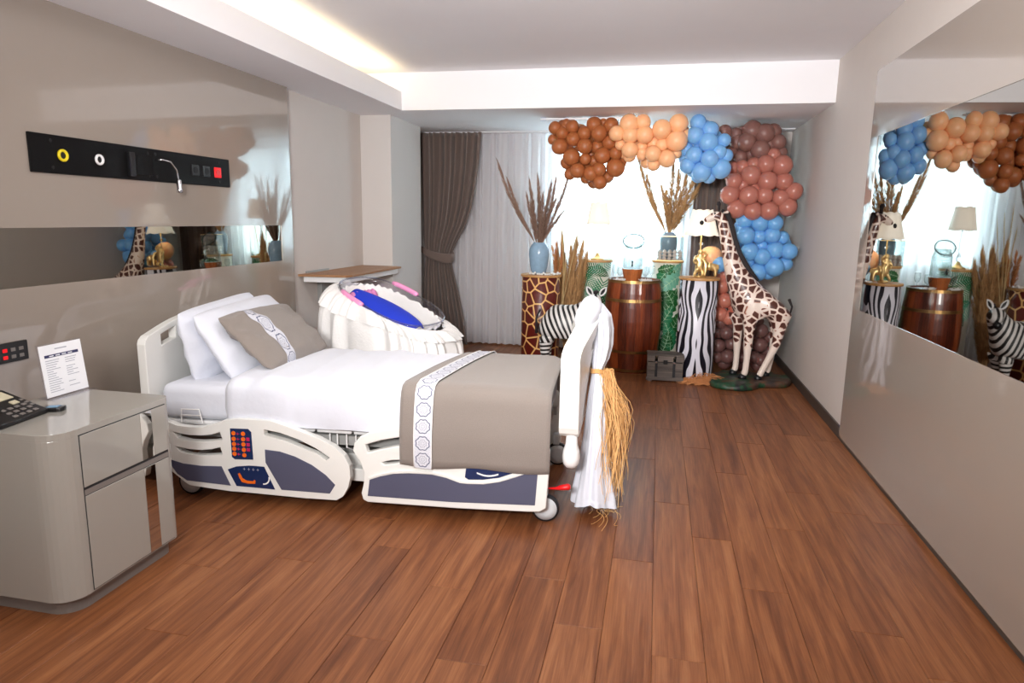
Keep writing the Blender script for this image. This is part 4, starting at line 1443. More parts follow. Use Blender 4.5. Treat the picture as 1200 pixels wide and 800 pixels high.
# ================================================================ BALLOONS
BALLOONS = {
  'caramel': [(-1.015,6.614,2.362,0.064),(-0.917,6.68,2.412,0.05),(-0.852,6.618,2.372,0.064),(-0.946,6.612,2.315,0.061),(-1.043,6.68,2.262,0.052),(-0.966,6.618,2.192,0.079),(-0.841,6.63,2.259,0.072),(-0.853,6.627,2.095,0.084),(-0.737,6.626,2.311,0.068),(-0.726,6.613,2.191,0.077),(-0.649,6.621,2.388,0.074),(-0.599,6.615,2.308,0.081),(-0.49,6.612,2.38,0.071),(-0.564,6.681,2.412,0.05),(-0.619,6.683,2.193,0.07),(-0.498,6.63,2.226,0.07),(-0.561,6.628,2.107,0.081),(-0.719,6.627,2.077,0.058),(-0.643,6.697,2.065,0.06),(-0.434,6.613,2.128,0.064),(-0.788,6.615,1.969,0.074),(-0.871,6.693,1.943,0.058),(-0.907,6.696,2.047,0.06),(-0.664,6.629,1.943,0.077),(-0.716,6.699,1.903,0.055),(-0.586,6.61,1.978,0.069),(-0.434,6.623,1.996,0.089),(-0.574,6.624,1.863,0.07),(-0.508,6.69,1.916,0.06),(-0.385,6.682,2.045,0.05),(-0.933,6.708,2.367,0.074),(-0.966,6.79,2.385,0.074),(-0.794,6.756,2.341,0.074),(-0.956,6.708,2.253,0.074),(-0.994,6.79,2.288,0.074),(-0.903,6.76,2.226,0.074),(-0.903,6.72,2.226,0.074),(-0.821,6.737,2.032,0.074),(-0.668,6.756,2.309,0.074),(-0.783,6.72,2.225,0.074),(-0.57,6.731,2.384,0.074),(-0.668,6.756,2.309,0.074),(-0.544,6.705,2.344,0.074),(-0.581,6.791,2.36,0.074),(-0.631,6.827,2.129,0.074),(-0.53,6.72,2.167,0.074),(-0.53,6.74,2.167,0.074),(-0.692,6.759,2.01,0.074),(-0.684,6.787,2.128,0.074),(-0.434,6.733,2.062,0.074),(-0.821,6.757,2.032,0.074),(-0.862,6.783,2.019,0.074),(-0.848,6.806,2.008,0.074),(-0.692,6.759,2.01,0.074),(-0.645,6.789,1.883,0.074),(-0.651,6.809,1.941,0.074),(-0.434,6.753,2.062,0.074),(-0.645,6.789,1.883,0.074),(-0.586,6.8,1.929,0.074),(-0.409,6.812,2.087,0.074)],
  'peach': [(-0.17,6.499,2.278,0.082),(-0.023,6.49,2.32,0.09),(0.122,6.51,2.374,0.088),(0.113,6.509,2.224,0.098),(-0.011,6.536,2.196,0.062),(-0.088,6.495,2.112,0.077),(0.036,6.51,2.068,0.082),(-0.194,6.572,2.178,0.057),(-0.08,6.551,2.022,0.062),(0.116,6.578,2.123,0.052),(0.184,6.57,2.275,0.062),(-0.19,6.568,2.105,0.052),(-0.086,6.593,2.216,0.073),(-0.313,6.498,2.374,0.088),(-0.421,6.492,2.291,0.073),(-0.298,6.495,2.278,0.078),(-0.297,6.508,2.147,0.078),(-0.192,6.51,2.389,0.073),(-0.385,6.559,2.2,0.054),(-0.301,6.552,2.095,0.059),(-0.189,6.565,2.131,0.059),(-0.179,6.655,2.204,0.074),(0.117,6.64,2.299,0.074),(0.012,6.646,2.132,0.074),(0.012,6.626,2.132,0.074),(-0.135,6.698,2.063,0.074),(0.153,6.68,2.325,0.074),(-0.138,6.683,2.173,0.074),(-0.367,6.628,2.333,0.074),(-0.297,6.618,2.212,0.074),(-0.343,6.649,2.147,0.074),(-0.179,6.695,2.204,0.074)],
  'blue': [(0.302,6.581,2.387,0.075),(0.409,6.579,2.322,0.078),(0.282,6.562,2.273,0.083),(0.397,6.557,2.214,0.091),(0.533,6.573,2.232,0.062),(0.496,6.564,2.129,0.071),(0.21,6.615,2.163,0.068),(0.284,6.569,2.104,0.081),(0.418,6.54,2.069,0.085),(0.562,6.598,2.101,0.063),(0.232,6.586,2.015,0.075),(0.356,6.576,1.96,0.092),(0.52,6.581,1.988,0.094),(0.331,6.646,1.924,0.063),(0.425,6.626,1.923,0.068),(0.335,6.625,2.19,0.063),(0.514,6.643,2.218,0.053),(0.355,6.671,2.354,0.074),(0.345,6.709,2.298,0.074),(0.465,6.683,2.223,0.074),(0.221,6.705,2.089,0.074),(0.351,6.699,2.087,0.074),(0.294,6.696,1.988,0.074),(0.508,6.671,2.058,0.074),(0.421,6.756,1.996,0.074),(0.462,6.753,2.27,0.074)],
  'cocoa': [(0.816,6.956,2.36,0.095),(0.924,6.939,2.329,0.095),(0.774,6.93,2.253,0.09),(0.896,6.918,2.185,0.094),(1.009,6.998,2.354,0.077),(1.054,6.97,2.256,0.077),(0.696,6.995,2.261,0.073),(0.98,6.99,2.239,0.073),(0.828,7.002,2.155,0.068),(0.732,6.975,2.124,0.068),(0.646,6.998,2.155,0.068),(0.573,6.989,2.357,0.068),(1.09,6.994,2.163,0.064),(0.682,7.015,2.34,0.059),(0.749,7.105,2.35,0.074),(0.835,7.06,2.219,0.074),(0.994,7.108,2.296,0.074),(0.714,7.085,2.192,0.074),(0.801,7.132,2.204,0.074),(0.71,7.108,2.204,0.074),(1.035,7.084,2.201,0.074)],
  'terra': [(0.949,6.861,2.041,0.089),(1.093,6.857,2.031,0.096),(0.825,6.848,1.941,0.096),(0.973,6.84,1.888,0.095),(1.117,6.853,1.889,0.085),(1.014,6.907,2.126,0.072),(0.845,6.88,2.043,0.067),(0.678,6.843,1.887,0.078),(0.649,6.849,1.767,0.093),(0.817,6.82,1.758,0.095),(0.956,6.847,1.76,0.084),(1.103,6.861,1.739,0.085),(1.213,6.86,1.801,0.085),(1.17,6.859,1.657,0.089),(1.007,6.839,1.62,0.089),(0.864,6.842,1.618,0.089),(0.722,6.857,1.638,0.093),(0.759,6.875,1.856,0.067),(0.748,6.88,2.02,0.067),(0.867,6.882,1.819,0.063),(0.667,6.918,2.013,0.063),(1.021,6.951,2.036,0.074),(0.846,7.012,1.88,0.074),(1.045,6.963,1.889,0.074),(0.897,6.97,2.042,0.074),(0.704,7.005,1.812,0.074),(0.886,6.957,1.759,0.074),(1.192,6.95,1.729,0.074),(0.935,6.972,1.619,0.074),(0.793,6.967,1.628,0.074),(0.713,6.97,1.954,0.074),(0.673,7.048,1.95,0.074)],
  'sky': [(0.805,6.898,1.522,0.08),(0.946,6.893,1.498,0.085),(1.077,6.889,1.5,0.08),(0.825,6.875,1.377,0.089),(0.947,6.913,1.373,0.072),(1.065,6.904,1.388,0.083),(1.162,6.941,1.365,0.067),(0.779,6.938,1.448,0.076),(0.873,6.893,1.231,0.09),(0.987,6.887,1.185,0.085),(1.102,6.905,1.248,0.086),(1.225,6.891,1.24,0.08),(0.983,6.957,1.287,0.063),(1.212,6.942,1.121,0.069),(1.104,6.877,1.091,0.093),(0.961,6.912,1.035,0.09),(0.87,6.948,1.123,0.067),(1.066,6.936,1.024,0.062),(0.761,6.961,1.324,0.063),(0.875,6.988,1.51,0.074),(1.011,7.023,1.499,0.074),(0.946,7.023,1.435,0.074),(1.194,7.031,1.302,0.074),(0.817,7.091,1.278,0.074),(1.083,7.015,1.318,0.074),(1.024,7.047,1.337,0.074),(1.046,7.017,1.138,0.074),(0.928,7.058,1.154,0.074),(0.817,7.051,1.278,0.074)],
  'coral': [(0.681,6.989,0.735,0.079),(0.652,7.019,0.592,0.075),(0.648,7.008,0.877,0.084),(0.591,7.051,0.802,0.07),(0.583,7.043,0.655,0.075),(0.668,7.042,0.986,0.075),(0.737,7.024,0.56,0.075),(0.799,7.057,0.663,0.075)],
  'umber': [(0.664,7.072,0.502,0.074),(0.727,7.043,0.4,0.073),(0.659,7.044,0.265,0.073),(0.753,7.059,0.156,0.076),(0.656,7.069,0.142,0.062),(0.784,7.074,0.287,0.066),(1.055,7.06,0.434,0.076),(1.058,7.052,0.293,0.076),(0.994,7.097,0.37,0.062),(1.013,7.069,0.163,0.066),(1.078,7.06,0.141,0.066),(0.777,7.089,0.491,0.066),(1.019,7.085,0.531,0.066),(0.641,7.091,0.388,0.066),(0.906,7.085,0.153,0.062),(0.91,7.082,0.265,0.066),(0.901,7.085,0.388,0.066),(1.149,7.101,0.371,0.059),(1.148,7.102,0.22,0.062)],
  'small': [(0.511,6.86,1.169,0.105),(0.591,6.804,1.101,0.077)],
}

bm = bmesh.new()
lathe(bm, [(.0001, -1.16), (.10, -1.165), (.055, -1.10), (.12, -1.05), (.35, -.97), (.62, -.80), (.83, -.56), (.96, -.25), (1.0, .06), (.965, .36), (.84, .63), (.62, .84), (.34, .965), (.0001, 1.0)], 28)
for f in bm.faces: f.smooth = True
bmesh.ops.recalc_face_normals(bm, faces=bm.faces[:])
_b = bpy.data.meshes.new('balloon'); bm.to_mesh(_b); bm.free()
BMESH = {}
for k_, m_ in BM.items():
    BMESH[k_] = _b.copy(); BMESH[k_].materials.append(m_)
random.seed(21)
CL = [('caramel', 'cluster of caramel brown balloons under the ceiling in front of the window', 'caramel'),
      ('peach', 'cluster of peach balloons under the ceiling between the caramel and light blue ones', 'peach'),
      ('blue', 'cluster of light blue balloons hanging from the ceiling beside the peach ones', 'blue'),
      ('cocoa', 'cluster of dull cocoa brown balloons at the top of the corner column', 'cocoa'),
      ('terra', 'cluster of shiny terracotta balloons in the corner column above the blue ones', 'terra'),
      ('sky', 'cluster of sky blue balloons behind the giraffe neck', 'sky'),
      ('coral', 'cluster of coral red balloons between the zebra pedestal and the giraffe', 'coral'),
      ('umber', 'cluster of dark umber balloons low behind the giraffe legs', 'umber')]
for key, label, bk in CL:
    L_ = BALLOONS[key] + ([(.74, 7.16, .071, .07), (.90, 7.18, .071, .07), (1.06, 7.14, .071, .07)] if key == 'umber' else []) + ([(-0.848, 6.76, 1.985, 0.076), (-0.452, 6.76, 2.026, 0.076), (-0.706, 6.8, 2.11, 0.076), (-0.615, 6.78, 1.938, 0.076)] if key == 'caramel' else [])
    cx = sum(b[0] for b in L_) / len(L_); cy = sum(b[1] for b in L_) / len(L_); cz = sum(b[2] for b in L_) / len(L_)
    t = thing('balloon_cluster', label, 'balloons', (cx, cy, cz), 0, 'balloon garland')
    for (x, y, z, r) in L_:
        o = bpy.data.objects.new('balloon', BMESH[bk])
        C.objects.link(o); o.parent = t
        o.location = (x - cx, y - cy, z - cz)
        d = Vector((x - cx, (y - cy) * 1.2 - .16, z - cz)) + Vector([random.uniform(-.05, .05) for _ in range(3)])
        o.rotation_euler = d.to_track_quat('Z', 'Y').to_euler()
        o.scale = (r * .97, r * .97, r * 1.0)
    bm = bmesh.new()
    pts = [(b[0] - cx, b[1] - cy + .07, b[2] - cz) for b in sorted(L_, key=lambda q: q[0] if key in ('caramel', 'peach', 'blue') else q[2])][::4]
    tube(bm, pts, .003, 5)
    obj('garland_line', bm, 'white', t)
for i, key in enumerate(('peach', 'sky')):
    x, y, z, r = BALLOONS['small'][i]
    o = bpy.data.objects.new('balloon', BMESH[key]); C.objects.link(o)
    o.location = (x, y, z); o.scale = (r, r, r)
    props(o, ('single peach balloon behind the gilded figures on the zebra pedestal', 'single small blue balloon beside the giraffe neck')[i], 'balloon')
bar = thing('hanging_bar', 'clear plastic bar on the ceiling that carries the balloons', 'bar', (-.72, 6.66, 2.455))
bm = bmesh.new(); box(bm, -.45, .56, -.012, .012, -.012, .004)
obj('bar', bm, 'white', bar)
for x in (-.42, -.2, .1, .5): bxo('bracket', x - .025, x + .025, -.02, .02, -.02, .014, 'acrylic', bar)


# ================================================================ PEDESTALS
def pedestal(label, loc, r, h, m):
    t = thing('pedestal', label, 'pedestal', loc, 0, 'round printed display pedestals')
    bm = bmesh.new()
    lathe(bm, [(r * .985, 0), (r, .004), (r, h - .022), (r * .985, h - .020)], 48)
    obj('printed_wrap', bm, m, t, smooth=True, bevel=0)
    bm = bmesh.new()
    lathe(bm, [(.001, h - .022), (r + .012, h - .022), (r + .014, h - .012), (r + .012, h), (.001, h)], 48)
    obj('wooden_top', bm, 'topwood', t, bevel=.0)
    return t


P1 = (-1.165, 6.90, 0); P2 = (-.645, 7.36, 0); P3 = (.112, 7.38, 0); P4 = (.405, 6.665, 0)
ped_g = pedestal('round pedestal with dark red giraffe pattern under the blue vase', P1, .20, .945, 'giraffe_print')
ped_l = pedestal('round cream pedestal with palm leaf print under the white lamp, left of the barrel', P2, .165, 1.085, 'leafbase')
ped_r = pedestal('round cream pedestal with big green leaf print behind the chest', P3, .155, 1.10, 'leafbase')
ped_z = pedestal('round pedestal with black and white zebra pattern', P4, .178, .985, 'zebra_print')


def cylp(th, z, r):
    return (r * math.sin(th), -r * math.cos(th), z)


lift = [0.0]


def frond(name, parent, r, th0, z0, ang, ln, wd, m, n=11, solid_leaf=False, bend=.4):
    """printed leaf that follows the cylinder; th0 is 0 at the side facing the room"""
    bm = bmesh.new()
    def P(t, s):   # along the midrib t, sideways s (metres)
        a = ang + bend * t
        x = ln * t * math.cos(ang + bend * t * .5) - s * math.sin(a)
        z = ln * t * math.sin(ang + bend * t * .5) + s * math.cos(a)
        return bm.verts.new(cylp(th0 + x / r, max(.01, z0 + z), r + .0012))
    if solid_leaf:
        k = 12
        top = [P(i / k, wd * math.sin(PI * (i / k) ** .8) * (1 if i % 2 else .74)) for i in range(k + 1)]
        bot = [P(i / k, -wd * math.sin(PI * (i / k) ** .8) * (1 if i % 2 else .74)) for i in range(k + 1)]
        mid = [P(i / k, 0.0) for i in range(k + 1)]
        for i in range(k):
            bm.faces.new((top[i], top[i + 1], mid[i + 1], mid[i]))
            bm.faces.new((mid[i], mid[i + 1], bot[i + 1], bot[i]))
    else:
        for i in range(n):
            t = .08 + .9 * i / n
            w_ = wd * math.sin(PI * (.12 + .80 * (1 - t) ** .8))
            for s in (-1, 1):
                a, b = P(t, 0), P(t + .036, 0)
                c, d = P(t + .135, s * w_ * .55), P(t + .093, s * w_ * .55)
                e = P(t + .22, s * w_)
                bm.faces.new((a, b, c, d)); bm.faces.new((d, c, e))
        a, b, c, d = P(0, .003), P(0, -.003), P(1, -.001), P(1, .001)
    lift[0] += .0002
    def wrap_on(bm, e):
        bmesh.ops.subdivide_edges(bm, edges=bm.edges[:], cuts=3, use_grid_fill=True)
        for v in bm.verts:
            l = math.hypot(v.co.x, v.co.y)
            v.co.x *= (r + e) / l
            v.co.y *= (r + e) / l
    wrap_on(bm, .0012 + lift[0])
    lf = obj(name, bm, m, parent)
    if solid_leaf:
        bm = bmesh.new()
        q = [P(i / 8, .0022) for i in range(9)]; q2 = [P(i / 8, -.0022) for i in range(9)]
        for i in range(8): bm.faces.new((q[i], q[i + 1], q2[i + 1], q2[i]))
        for i in range(1, 8):
            t = i / 8; w_ = wd * math.sin(PI * t ** .8) * .72
            for s in (-1, 1): bm.faces.new((P(t, 0), P(t + .018, 0), P(t + .10, s * w_)))
        wrap_on(bm, .0013 + lift[0])
        obj('printed_veins', bm, 'vein', lf)
    return lf


random.seed(5)
for (th, z, an, ln, wd, m) in [(.5, 1.03, 3.5, .42, .11, 'leaf'), (-.7, .95, .2, .4, .09, 'leaf3'), (-.5, .50, .9, .42, .12, 'leaf'),
                               (-.9, .78, -.4, .4, .12, 'leaf'), (.9, .55, 2.5, .4, .12, 'leaf3'), (1.2, .9, 2.6, .36, .1, 'leaf2'), (0, .3, 1.2, .4, .1, 'leaf2'), (-1.1, 1.0, -1.0, .3, .1, 'leaf')]:
    frond('printed_leaf', ped_l, .165, th, z, an, ln, wd, m, 13)
for (th, z, an, ln, wd, m) in [(-.1, .90, .6, .26, .075, 'leaf3'), (.3, 1.04, 3.9, .28, .085, 'leaf'), (-.3, .78, .9, .26, .08, 'leaf2'), (-.3, .50, .9, .36, .10, 'leaf2'), (.6, .62, 2.0, .32, .09, 'leaf2'),
                               (.1, .30, .8, .34, .1, 'leaf2'), (-.7, .35, .8, .34, .09, 'leaf'), (-.7, 1.0, .1, .2, .05, 'leaf2'), (1.0, .95, 3.6, .3, .09, 'leaf3'), (.5, .15, 1.6, .3, .1, 'leaf'), (-.2, .08, 1.1, .3, .1, 'leaf2')]:
    frond('printed_leaf', ped_r, .155, th, z, an, ln, wd, m, solid_leaf=True)

# ================================================================ BARREL
ba = thing('barrel', 'large reddish oak barrel with bronze hoops used as a table', 'barrel', (-.215, 6.90, 0))
bprof = [(.232, 0), (.250, .09), (.272, .24), (.287, .42), (.289, .52), (.283, .66), (.272, .80), (.256, .925)]
NS = 20
bm = bmesh.new()
hw = PI / NS * .985
for k in (0,):
    rows = []
    for r, z in bprof:
        rows.append([bm.verts.new((rr * math.cos(a), rr * math.sin(a), z)) for rr, a in ((r, -hw), (r * 1.0 + .0005, -hw * .5), (r + .001, 0), (r + .0005, hw * .5), (r, hw), (r - .02, hw), (r - .02, -hw))])
    for a, b in zip(rows, rows[1:]):
        for i in range(7):
            j = (i + 1) % 7
            bm.faces.new((a[i], a[j], b[j], b[i]))
    bm.faces.new(rows[0]); bm.faces.new(rows[-1])
s0 = obj('stave', bm, 'barrel', ba, bevel=.0)
for k in range(1, NS):
    o = s0.copy(); C.objects.link(o); o.parent = ba
    o.rotation_euler = (0, 0, 2 * PI * k / NS)
def brad(z):
    return interp([(q, p) for p, q in bprof], z)
for z0, z1 in ((.012, .040), (.205, .232), (.715, .745), (.900, .928)):
    bm = bmesh.new()
    lathe(bm, [(brad(z0) + .001, z0), (brad(z0) + .0045, z0), (brad(z1) + .0045, z1), (brad(z1) + .001, z1)], 60)
    bm.faces.ensure_lookup_table()
    for f in [f for f in bm.faces if len(f.verts) > 4]: bm.faces.remove(f)
    obj('hoop', bm, 'bronze', ba, smooth=False)
bm = bmesh.new(); lathe(bm, [(.001, .89), (.24, .89), (.24, .915), (.001, .915)], 48)
obj('lid', bm, 'barrel', ba)

# on the barrel: bucket stand, drink dispenser, glasses
BZ = .927
bk = thing('bucket', 'small wooden tub carrying the glass drink dispenser', 'bucket', (-.235, 6.86, BZ - .011))
bp = [(.078, 0), (.104, .115)]
bm = bmesh.new()
hw = PI / 16 * .97
rows = [[bm.verts.new((rr * math.cos(a), rr * math.sin(a), z)) for rr, a in ((r, -hw), (r + .001, 0), (r, hw), (r - .01, hw), (r - .01, -hw))] for r, z in bp]
for i in range(5): bm.faces.new((rows[0][i], rows[0][(i + 1) % 5], rows[1][(i + 1) % 5], rows[1][i]))
bm.faces.new(rows[0]); bm.faces.new(rows[1])
s0 = obj('stave', bm, 'bucket', bk)
for k in range(1, 16):
    o = s0.copy(); C.objects.link(o); o.parent = bk; o.rotation_euler = (0, 0, 2 * PI * k / 16)
bm = bmesh.new(); lathe(bm, [(.001, .004), (.072, .004), (.098, .108), (.098, .114), (.001, .114)], 32)
obj('lid', bm, 'white', bk)
dp = thing('drink_dispenser', 'clear glass drink dispenser with clip lid and black tap', 'dispenser', (-.235, 6.86, BZ + .105))
bm = bmesh.new(); lathe(bm, [(.001, .0), (.085, .0), (.097, .015), (.097, .19), (.085, .22), (.078, .235), (.078, .26)], 32)
obj('jar', bm, 'jar', dp, smooth=True, solid=.004)
ring = bmesh.new()
n = 36
tube(ring, [(.104 * math.cos(i * 2 * PI / n), -.04 + .03 * math.sin(i * 2 * PI / n), .275 + .066 * math.sin(i * 2 * PI / n)) for i in range(n + 1)], .0055, 8, caps=False)
obj('lid_ring', ring, mat('dark_green_seal', (30, 58, 54), .3), dp, smooth=True, label='dark rubber ring of the lid')
bm = bmesh.new(); lathe(bm, [(.001, -.006), (.07, -.004), (.098, 0), (.07, .012), (.001, .016)], 32)
bmesh.ops.transform(bm, matrix=Matrix.Translation((0, -.04, .275)) @ Matrix.Rotation(math.atan2(.066, .03), 4, 'X'), verts=bm.verts)
obj('glass_lid', bm, 'jar', dp, smooth=True)
bm = bmesh.new(); tube(bm, [(0, -.09, .05), (0, -.135, .048), (0, -.14, .03)], .008, 8); tube(bm, [(0, -.128, .05), (0, -.128, .085)], [.005, .010], 8)
obj('tap', bm, 'black', dp, smooth=True)
def glass(label, x, y, h=.12, r=.034):
    t = thing('stemmed_glass', label, 'glass', (x, y, BZ - .011), 0, 'glasses on the barrel')
    bm = bmesh.new(); lathe(bm, [(.001, .0), (r * .8, .0), (r * .8, .004), (.005, .010), (.005, h * .35), (r * .7, h * .45), (r, h * .65), (r * .85, h)], 20)
    obj('glass', bm, 'jar', t, smooth=True)
glass('clear glass on the barrel, far left of the wooden tub', -.405, 6.92, .15)
glass('clear glass on the barrel just left of the wooden tub', -.355, 6.83, .13)
glass('clear glass on the barrel just right of the wooden tub', -.105, 6.82, .14, .038)
glass('clear glass on the barrel, farthest right of the wooden tub', -.045, 6.92, .15)
random.seed(8)
for x, lb in ((-.37, 'heap of white petals on the barrel left of the tub'), (-.09, 'heap of white petals on the barrel right of the tub')):
    bm = bmesh.new()
    for k in range(46):
        px_, py_ = x + random.gauss(0, .035), 6.755 + random.gauss(0, .02)
        if math.hypot(px_ + .215, py_ - 6.9) > .235: continue
        m_ = Matrix.Translation((px_, py_, BZ - .005 + random.uniform(0, .018))) @ Euler([random.uniform(0, 3) for _ in range(3)]).to_matrix().to_4x4()
        bmesh.ops.create_icosphere(bm, subdivisions=1, radius=.010, matrix=m_ @ Matrix.Diagonal((1.2, .8, .45, 1)))
    props(obj('petals', bm, 'white_lace'), lb, 'petals', kind='stuff')


# ================================================================ VASES AND DRIED GRASS
def vase(label, loc, r, h, m):
    bm = bmesh.new()
    lathe(bm, [(.001, 0), (r * .62, 0), (r * .70, .01), (r * .86, h * .25), (r, h * .62), (r * .97, h * .78), (r * .78, h * .92), (r * .60, h * .965), (r * .62, h), (r * .54, h), (r * .52, h * .95), (.001, h * .90)], 36)
    return props(obj('vase', bm, m, None, smooth=True, loc=loc), label, 'vase')


V1 = (-1.195, 6.90, .945)
vase('pale blue glazed vase on the giraffe print pedestal', V1, .105, .325, 'vase')
V2 = (.108, 7.42, 1.10)
vase('grey blue vase behind the glass box on the green leaf pedestal', V2, .092, .29, 'vase2')


def plume(bm, base, tip, w0, rng, strands=90, droop=.05, start=.35):
    base, tip = Vector(base), Vector(tip)
    d = tip - base
    side = d.cross(Vector((0, 1, 0))).normalized()
    def at(t): return base + d * t + side * (droop * math.sin(t * PI * .9))
    tube(bm, [at(i / 8) for i in range(9)], [.0035] * 6 + [.0025, .002, .001], 4, caps=False)
    ln = d.length
    for _ in range(strands):
        t = start + (1 - start) * rng.random() ** .9
        p = at(t)
        env = math.sin(PI * min(1, max(.05, (t - start) / (1 - start) * .93 + .05))) ** .6
        a = rng.uniform(0, 2 * PI)
        n1 = side; n2 = d.cross(side).normalized()
        out = (n1 * math.cos(a) + n2 * math.sin(a))
        q = p + out * w0 * env * rng.uniform(.4, 1) + d.normalized() * ln * rng.uniform(.08, .16)
        wv = out.cross(d).normalized() * rng.uniform(.0016, .0040)
        mid = p.lerp(q, .5) + out * w0 * env * .25
        a1, a2 = bm.verts.new(p - wv), bm.verts.new(p + wv)
        b1, b2 = bm.verts.new(mid - wv), bm.verts.new(mid + wv)
        c = bm.verts.new(q)
        bm.faces.new((a1, a2, b2, b1)); bm.faces.new((b1, b2, c))


def bouquet(name, label, base, tips, m, rng, w=.024, strands=110, start=.3):
    t = thing(name, label, 'dried grass', base, 0)
    for tp in tips:
        bm = bmesh.new()
        b = (rng.uniform(-.02, .02), rng.uniform(-.02, .02), 0)
        plume(bm, b, (tp[0] - base[0], tp[1] - base[1], tp[2] - base[2]), w * (tp[3] if len(tp) > 3 else 1), rng, strands, rng.uniform(-.02, .02) if len(tp) < 5 else tp[4], start)
        obj('grass_plume', bm, m, t)
    return t


rng = random.Random(12)
bouquet('dried_grass', 'mauve brown dried grass fanned out of the pale blue vase', (-1.195, 6.90, 1.20),
        [(-1.60, 6.9, 2.02, .8, .05), (-1.50, 6.85, 1.86, .8, .03), (-1.34, 6.95, 1.72), (-1.30, 6.85, 1.84), (-1.24, 6.95, 1.90), (-1.20, 6.9, 1.70), (-1.16, 6.85, 1.72), (-1.10, 6.95, 1.84), (-1.05, 6.9, 1.88, .9),
         (-1.03, 6.85, 1.68), (-.93, 6.95, 1.93, .8, -.02), (-.95, 6.9, 1.58, .6), (-1.27, 6.8, 1.62), (-1.13, 6.8, 1.60), (-1.08, 7.0, 1.65)], 'grass_brown', rng, .038, 260, .10)
bouquet('dried_grass', 'beige pampas grass fanned out of the grey blue vase', (.108, 7.42, 1.34),
        [(-.22, 7.4, 2.13, .8, .04), (-.13, 7.4, 1.95, .8, .03), (0.0, 7.45, 1.85), (.06, 7.4, 1.80, 1.2), (.12, 7.45, 2.05, 1.2), (.17, 7.4, 2.0, 1.2), (.24, 7.45, 1.95, 1.2), (.35, 7.4, 1.98, 1.3), (.38, 7.45, 1.86, 1.2), (.27, 7.4, 1.75), (.1, 7.35, 1.7)],
        'grass', rng, .052, 380, .10)
bouquet('dried_grass', 'tall sheaf of beige pampas standing on the floor behind the zebra figure', (-.90, 7.08, 0.0),
        [(-1.03, 7.15, 1.12, 1.5), (-.97, 7.2, 1.05, 1.6), (-.90, 7.15, 1.15, 1.6), (-.84, 7.1, 1.22, 1.5), (-.77, 7.15, 1.20, 1.4), (-.74, 7.2, 1.10, 1.4), (-.86, 7.2, .95, 1.8), (-.94, 7.1, .92, 1.8), (-.80, 7.1, .98, 1.6), (-.99, 7.15, 1.25, 1.2)],
        'grass', rng, .060, 620, .12)
bouquet('dried_stems', 'thin pale dry stems rising beside the blue vase', (-.95, 7.0, 0.6),
        [(-.93, 7.0, 1.60, .25), (-.985, 7.0, 1.42, .3), (-.86, 7.02, 1.55, .25), (-.80, 7.0, 1.50, .25)], 'grass_pale', rng, .02, 60, .4)
bouquet('dried_grass', 'small tuft of orange brown dried grass behind the blue vase', (-1.04, 7.05, .80),
        [(-1.09, 7.05, 1.22, 1.2), (-1.03, 7.05, 1.25, 1.2), (-.98, 7.05, 1.20, 1.2), (-1.05, 7.0, 1.12, 1.3)], 'straw', rng, .032, 130, .3)
# string of pearls at the foot of the vase
pr = thing('pearl_garland', 'string of white pearls in front of the pale blue vase', 'beads', (-1.165, 6.90, .945))
random.seed(4)
bm0 = bmesh.new(); bmesh.ops.create_icosphere(bm0, subdivisions=2, radius=.011)
for f in bm0.faces: f.smooth = True
pm = bpy.data.meshes.new('pearl'); bm0.to_mesh(pm); bm0.free(); pm.materials.append(M['white'])
for k in range(24):
    a = R(-150 + 6.6 * k)
    o = bpy.data.objects.new('pearl', pm); C.objects.link(o); o.parent = pr
    rr = .15 + .012 * math.sin(k * 1.7)
    o.location = (rr * math.cos(a) + .03, rr * math.sin(a) * .95, .011 + (.012 if k % 5 == 0 else 0))

# glass box with confections
gb = thing('glass_box', 'clear glass box with gold rim holding cream confections', 'box', (.125, 7.275, 1.10))
bm = bmesh.new()
for a in ((-.135, .135, -.055, -.052), (-.135, .135, .052, .055)):
    box(bm, a[0], a[1], a[2], a[3], .0, .25)
for x in (-.135, .132): box(bm, x, x + .003, -.052, .052, 0, .25)
obj('glass_walls', bm, 'jar', gb)
bm = bmesh.new()
for z in (.0, .25):
    for y in (-.057, .053): box(bm, -.138, .138, y, y + .004, z, z + .005)
    for x in (-.138, .134): box(bm, x, x + .004, -.053, .053, z, z + .005)
obj('gold_rim', bm, 'gold', gb)
cf = []
random.seed(6)
bm0 = bmesh.new(); lathe(bm0, [(.001, 0), (.020, .0), (.024, .008), (.018, .022), (.011, .032), (.001, .038)], 12)
for f in bm0.faces: f.smooth = True
cm = bpy.data.meshes.new('confection'); bm0.to_mesh(cm); bm0.free(); cm.materials.append(M['candy'])
for lay in range(3):
    for i in range(5):
        for j in range(2):
            o = bpy.data.objects.new('confection', cm); C.objects.link(o)
            o.location = (.125 - .104 + i * .052 + random.uniform(-.003, .003), 7.275 - .025 + j * .05, 1.106 + lay * .035)
            props(o, 'small cream confection in the gold rimmed glass box, %s layer, %s row, %s' % (('bottom', 'middle', 'top')[lay], ('front', 'back')[j],
                  ('leftmost', 'second from left', 'in the middle', 'second from right', 'rightmost')[i]), 'sweet', 'confections in the glass box')


# ================================================================ LAMPS
def lamp_shade_bm(r0, r1, h, z0, scal=8, bell=.0, n=64):
    bm = bmesh.new()
    def fn(u, v):
        t = u * 2 * PI
        r = r0 + (r1 - r0) * (v ** (1 - bell) if bell else v)
        fl = 1 + .05 * abs(math.sin(t * scal / 2))
        z = z0 + h * v
        if v == 0: z -= .012 * abs(math.sin(t * scal / 2))
        if v == 1: z += .010 * abs(math.sin(t * scal / 2))
        return (r * fl * math.cos(t), r * fl * math.sin(t), z)
    grid(bm, n, 8, fn, closed_u=True)
    return bm


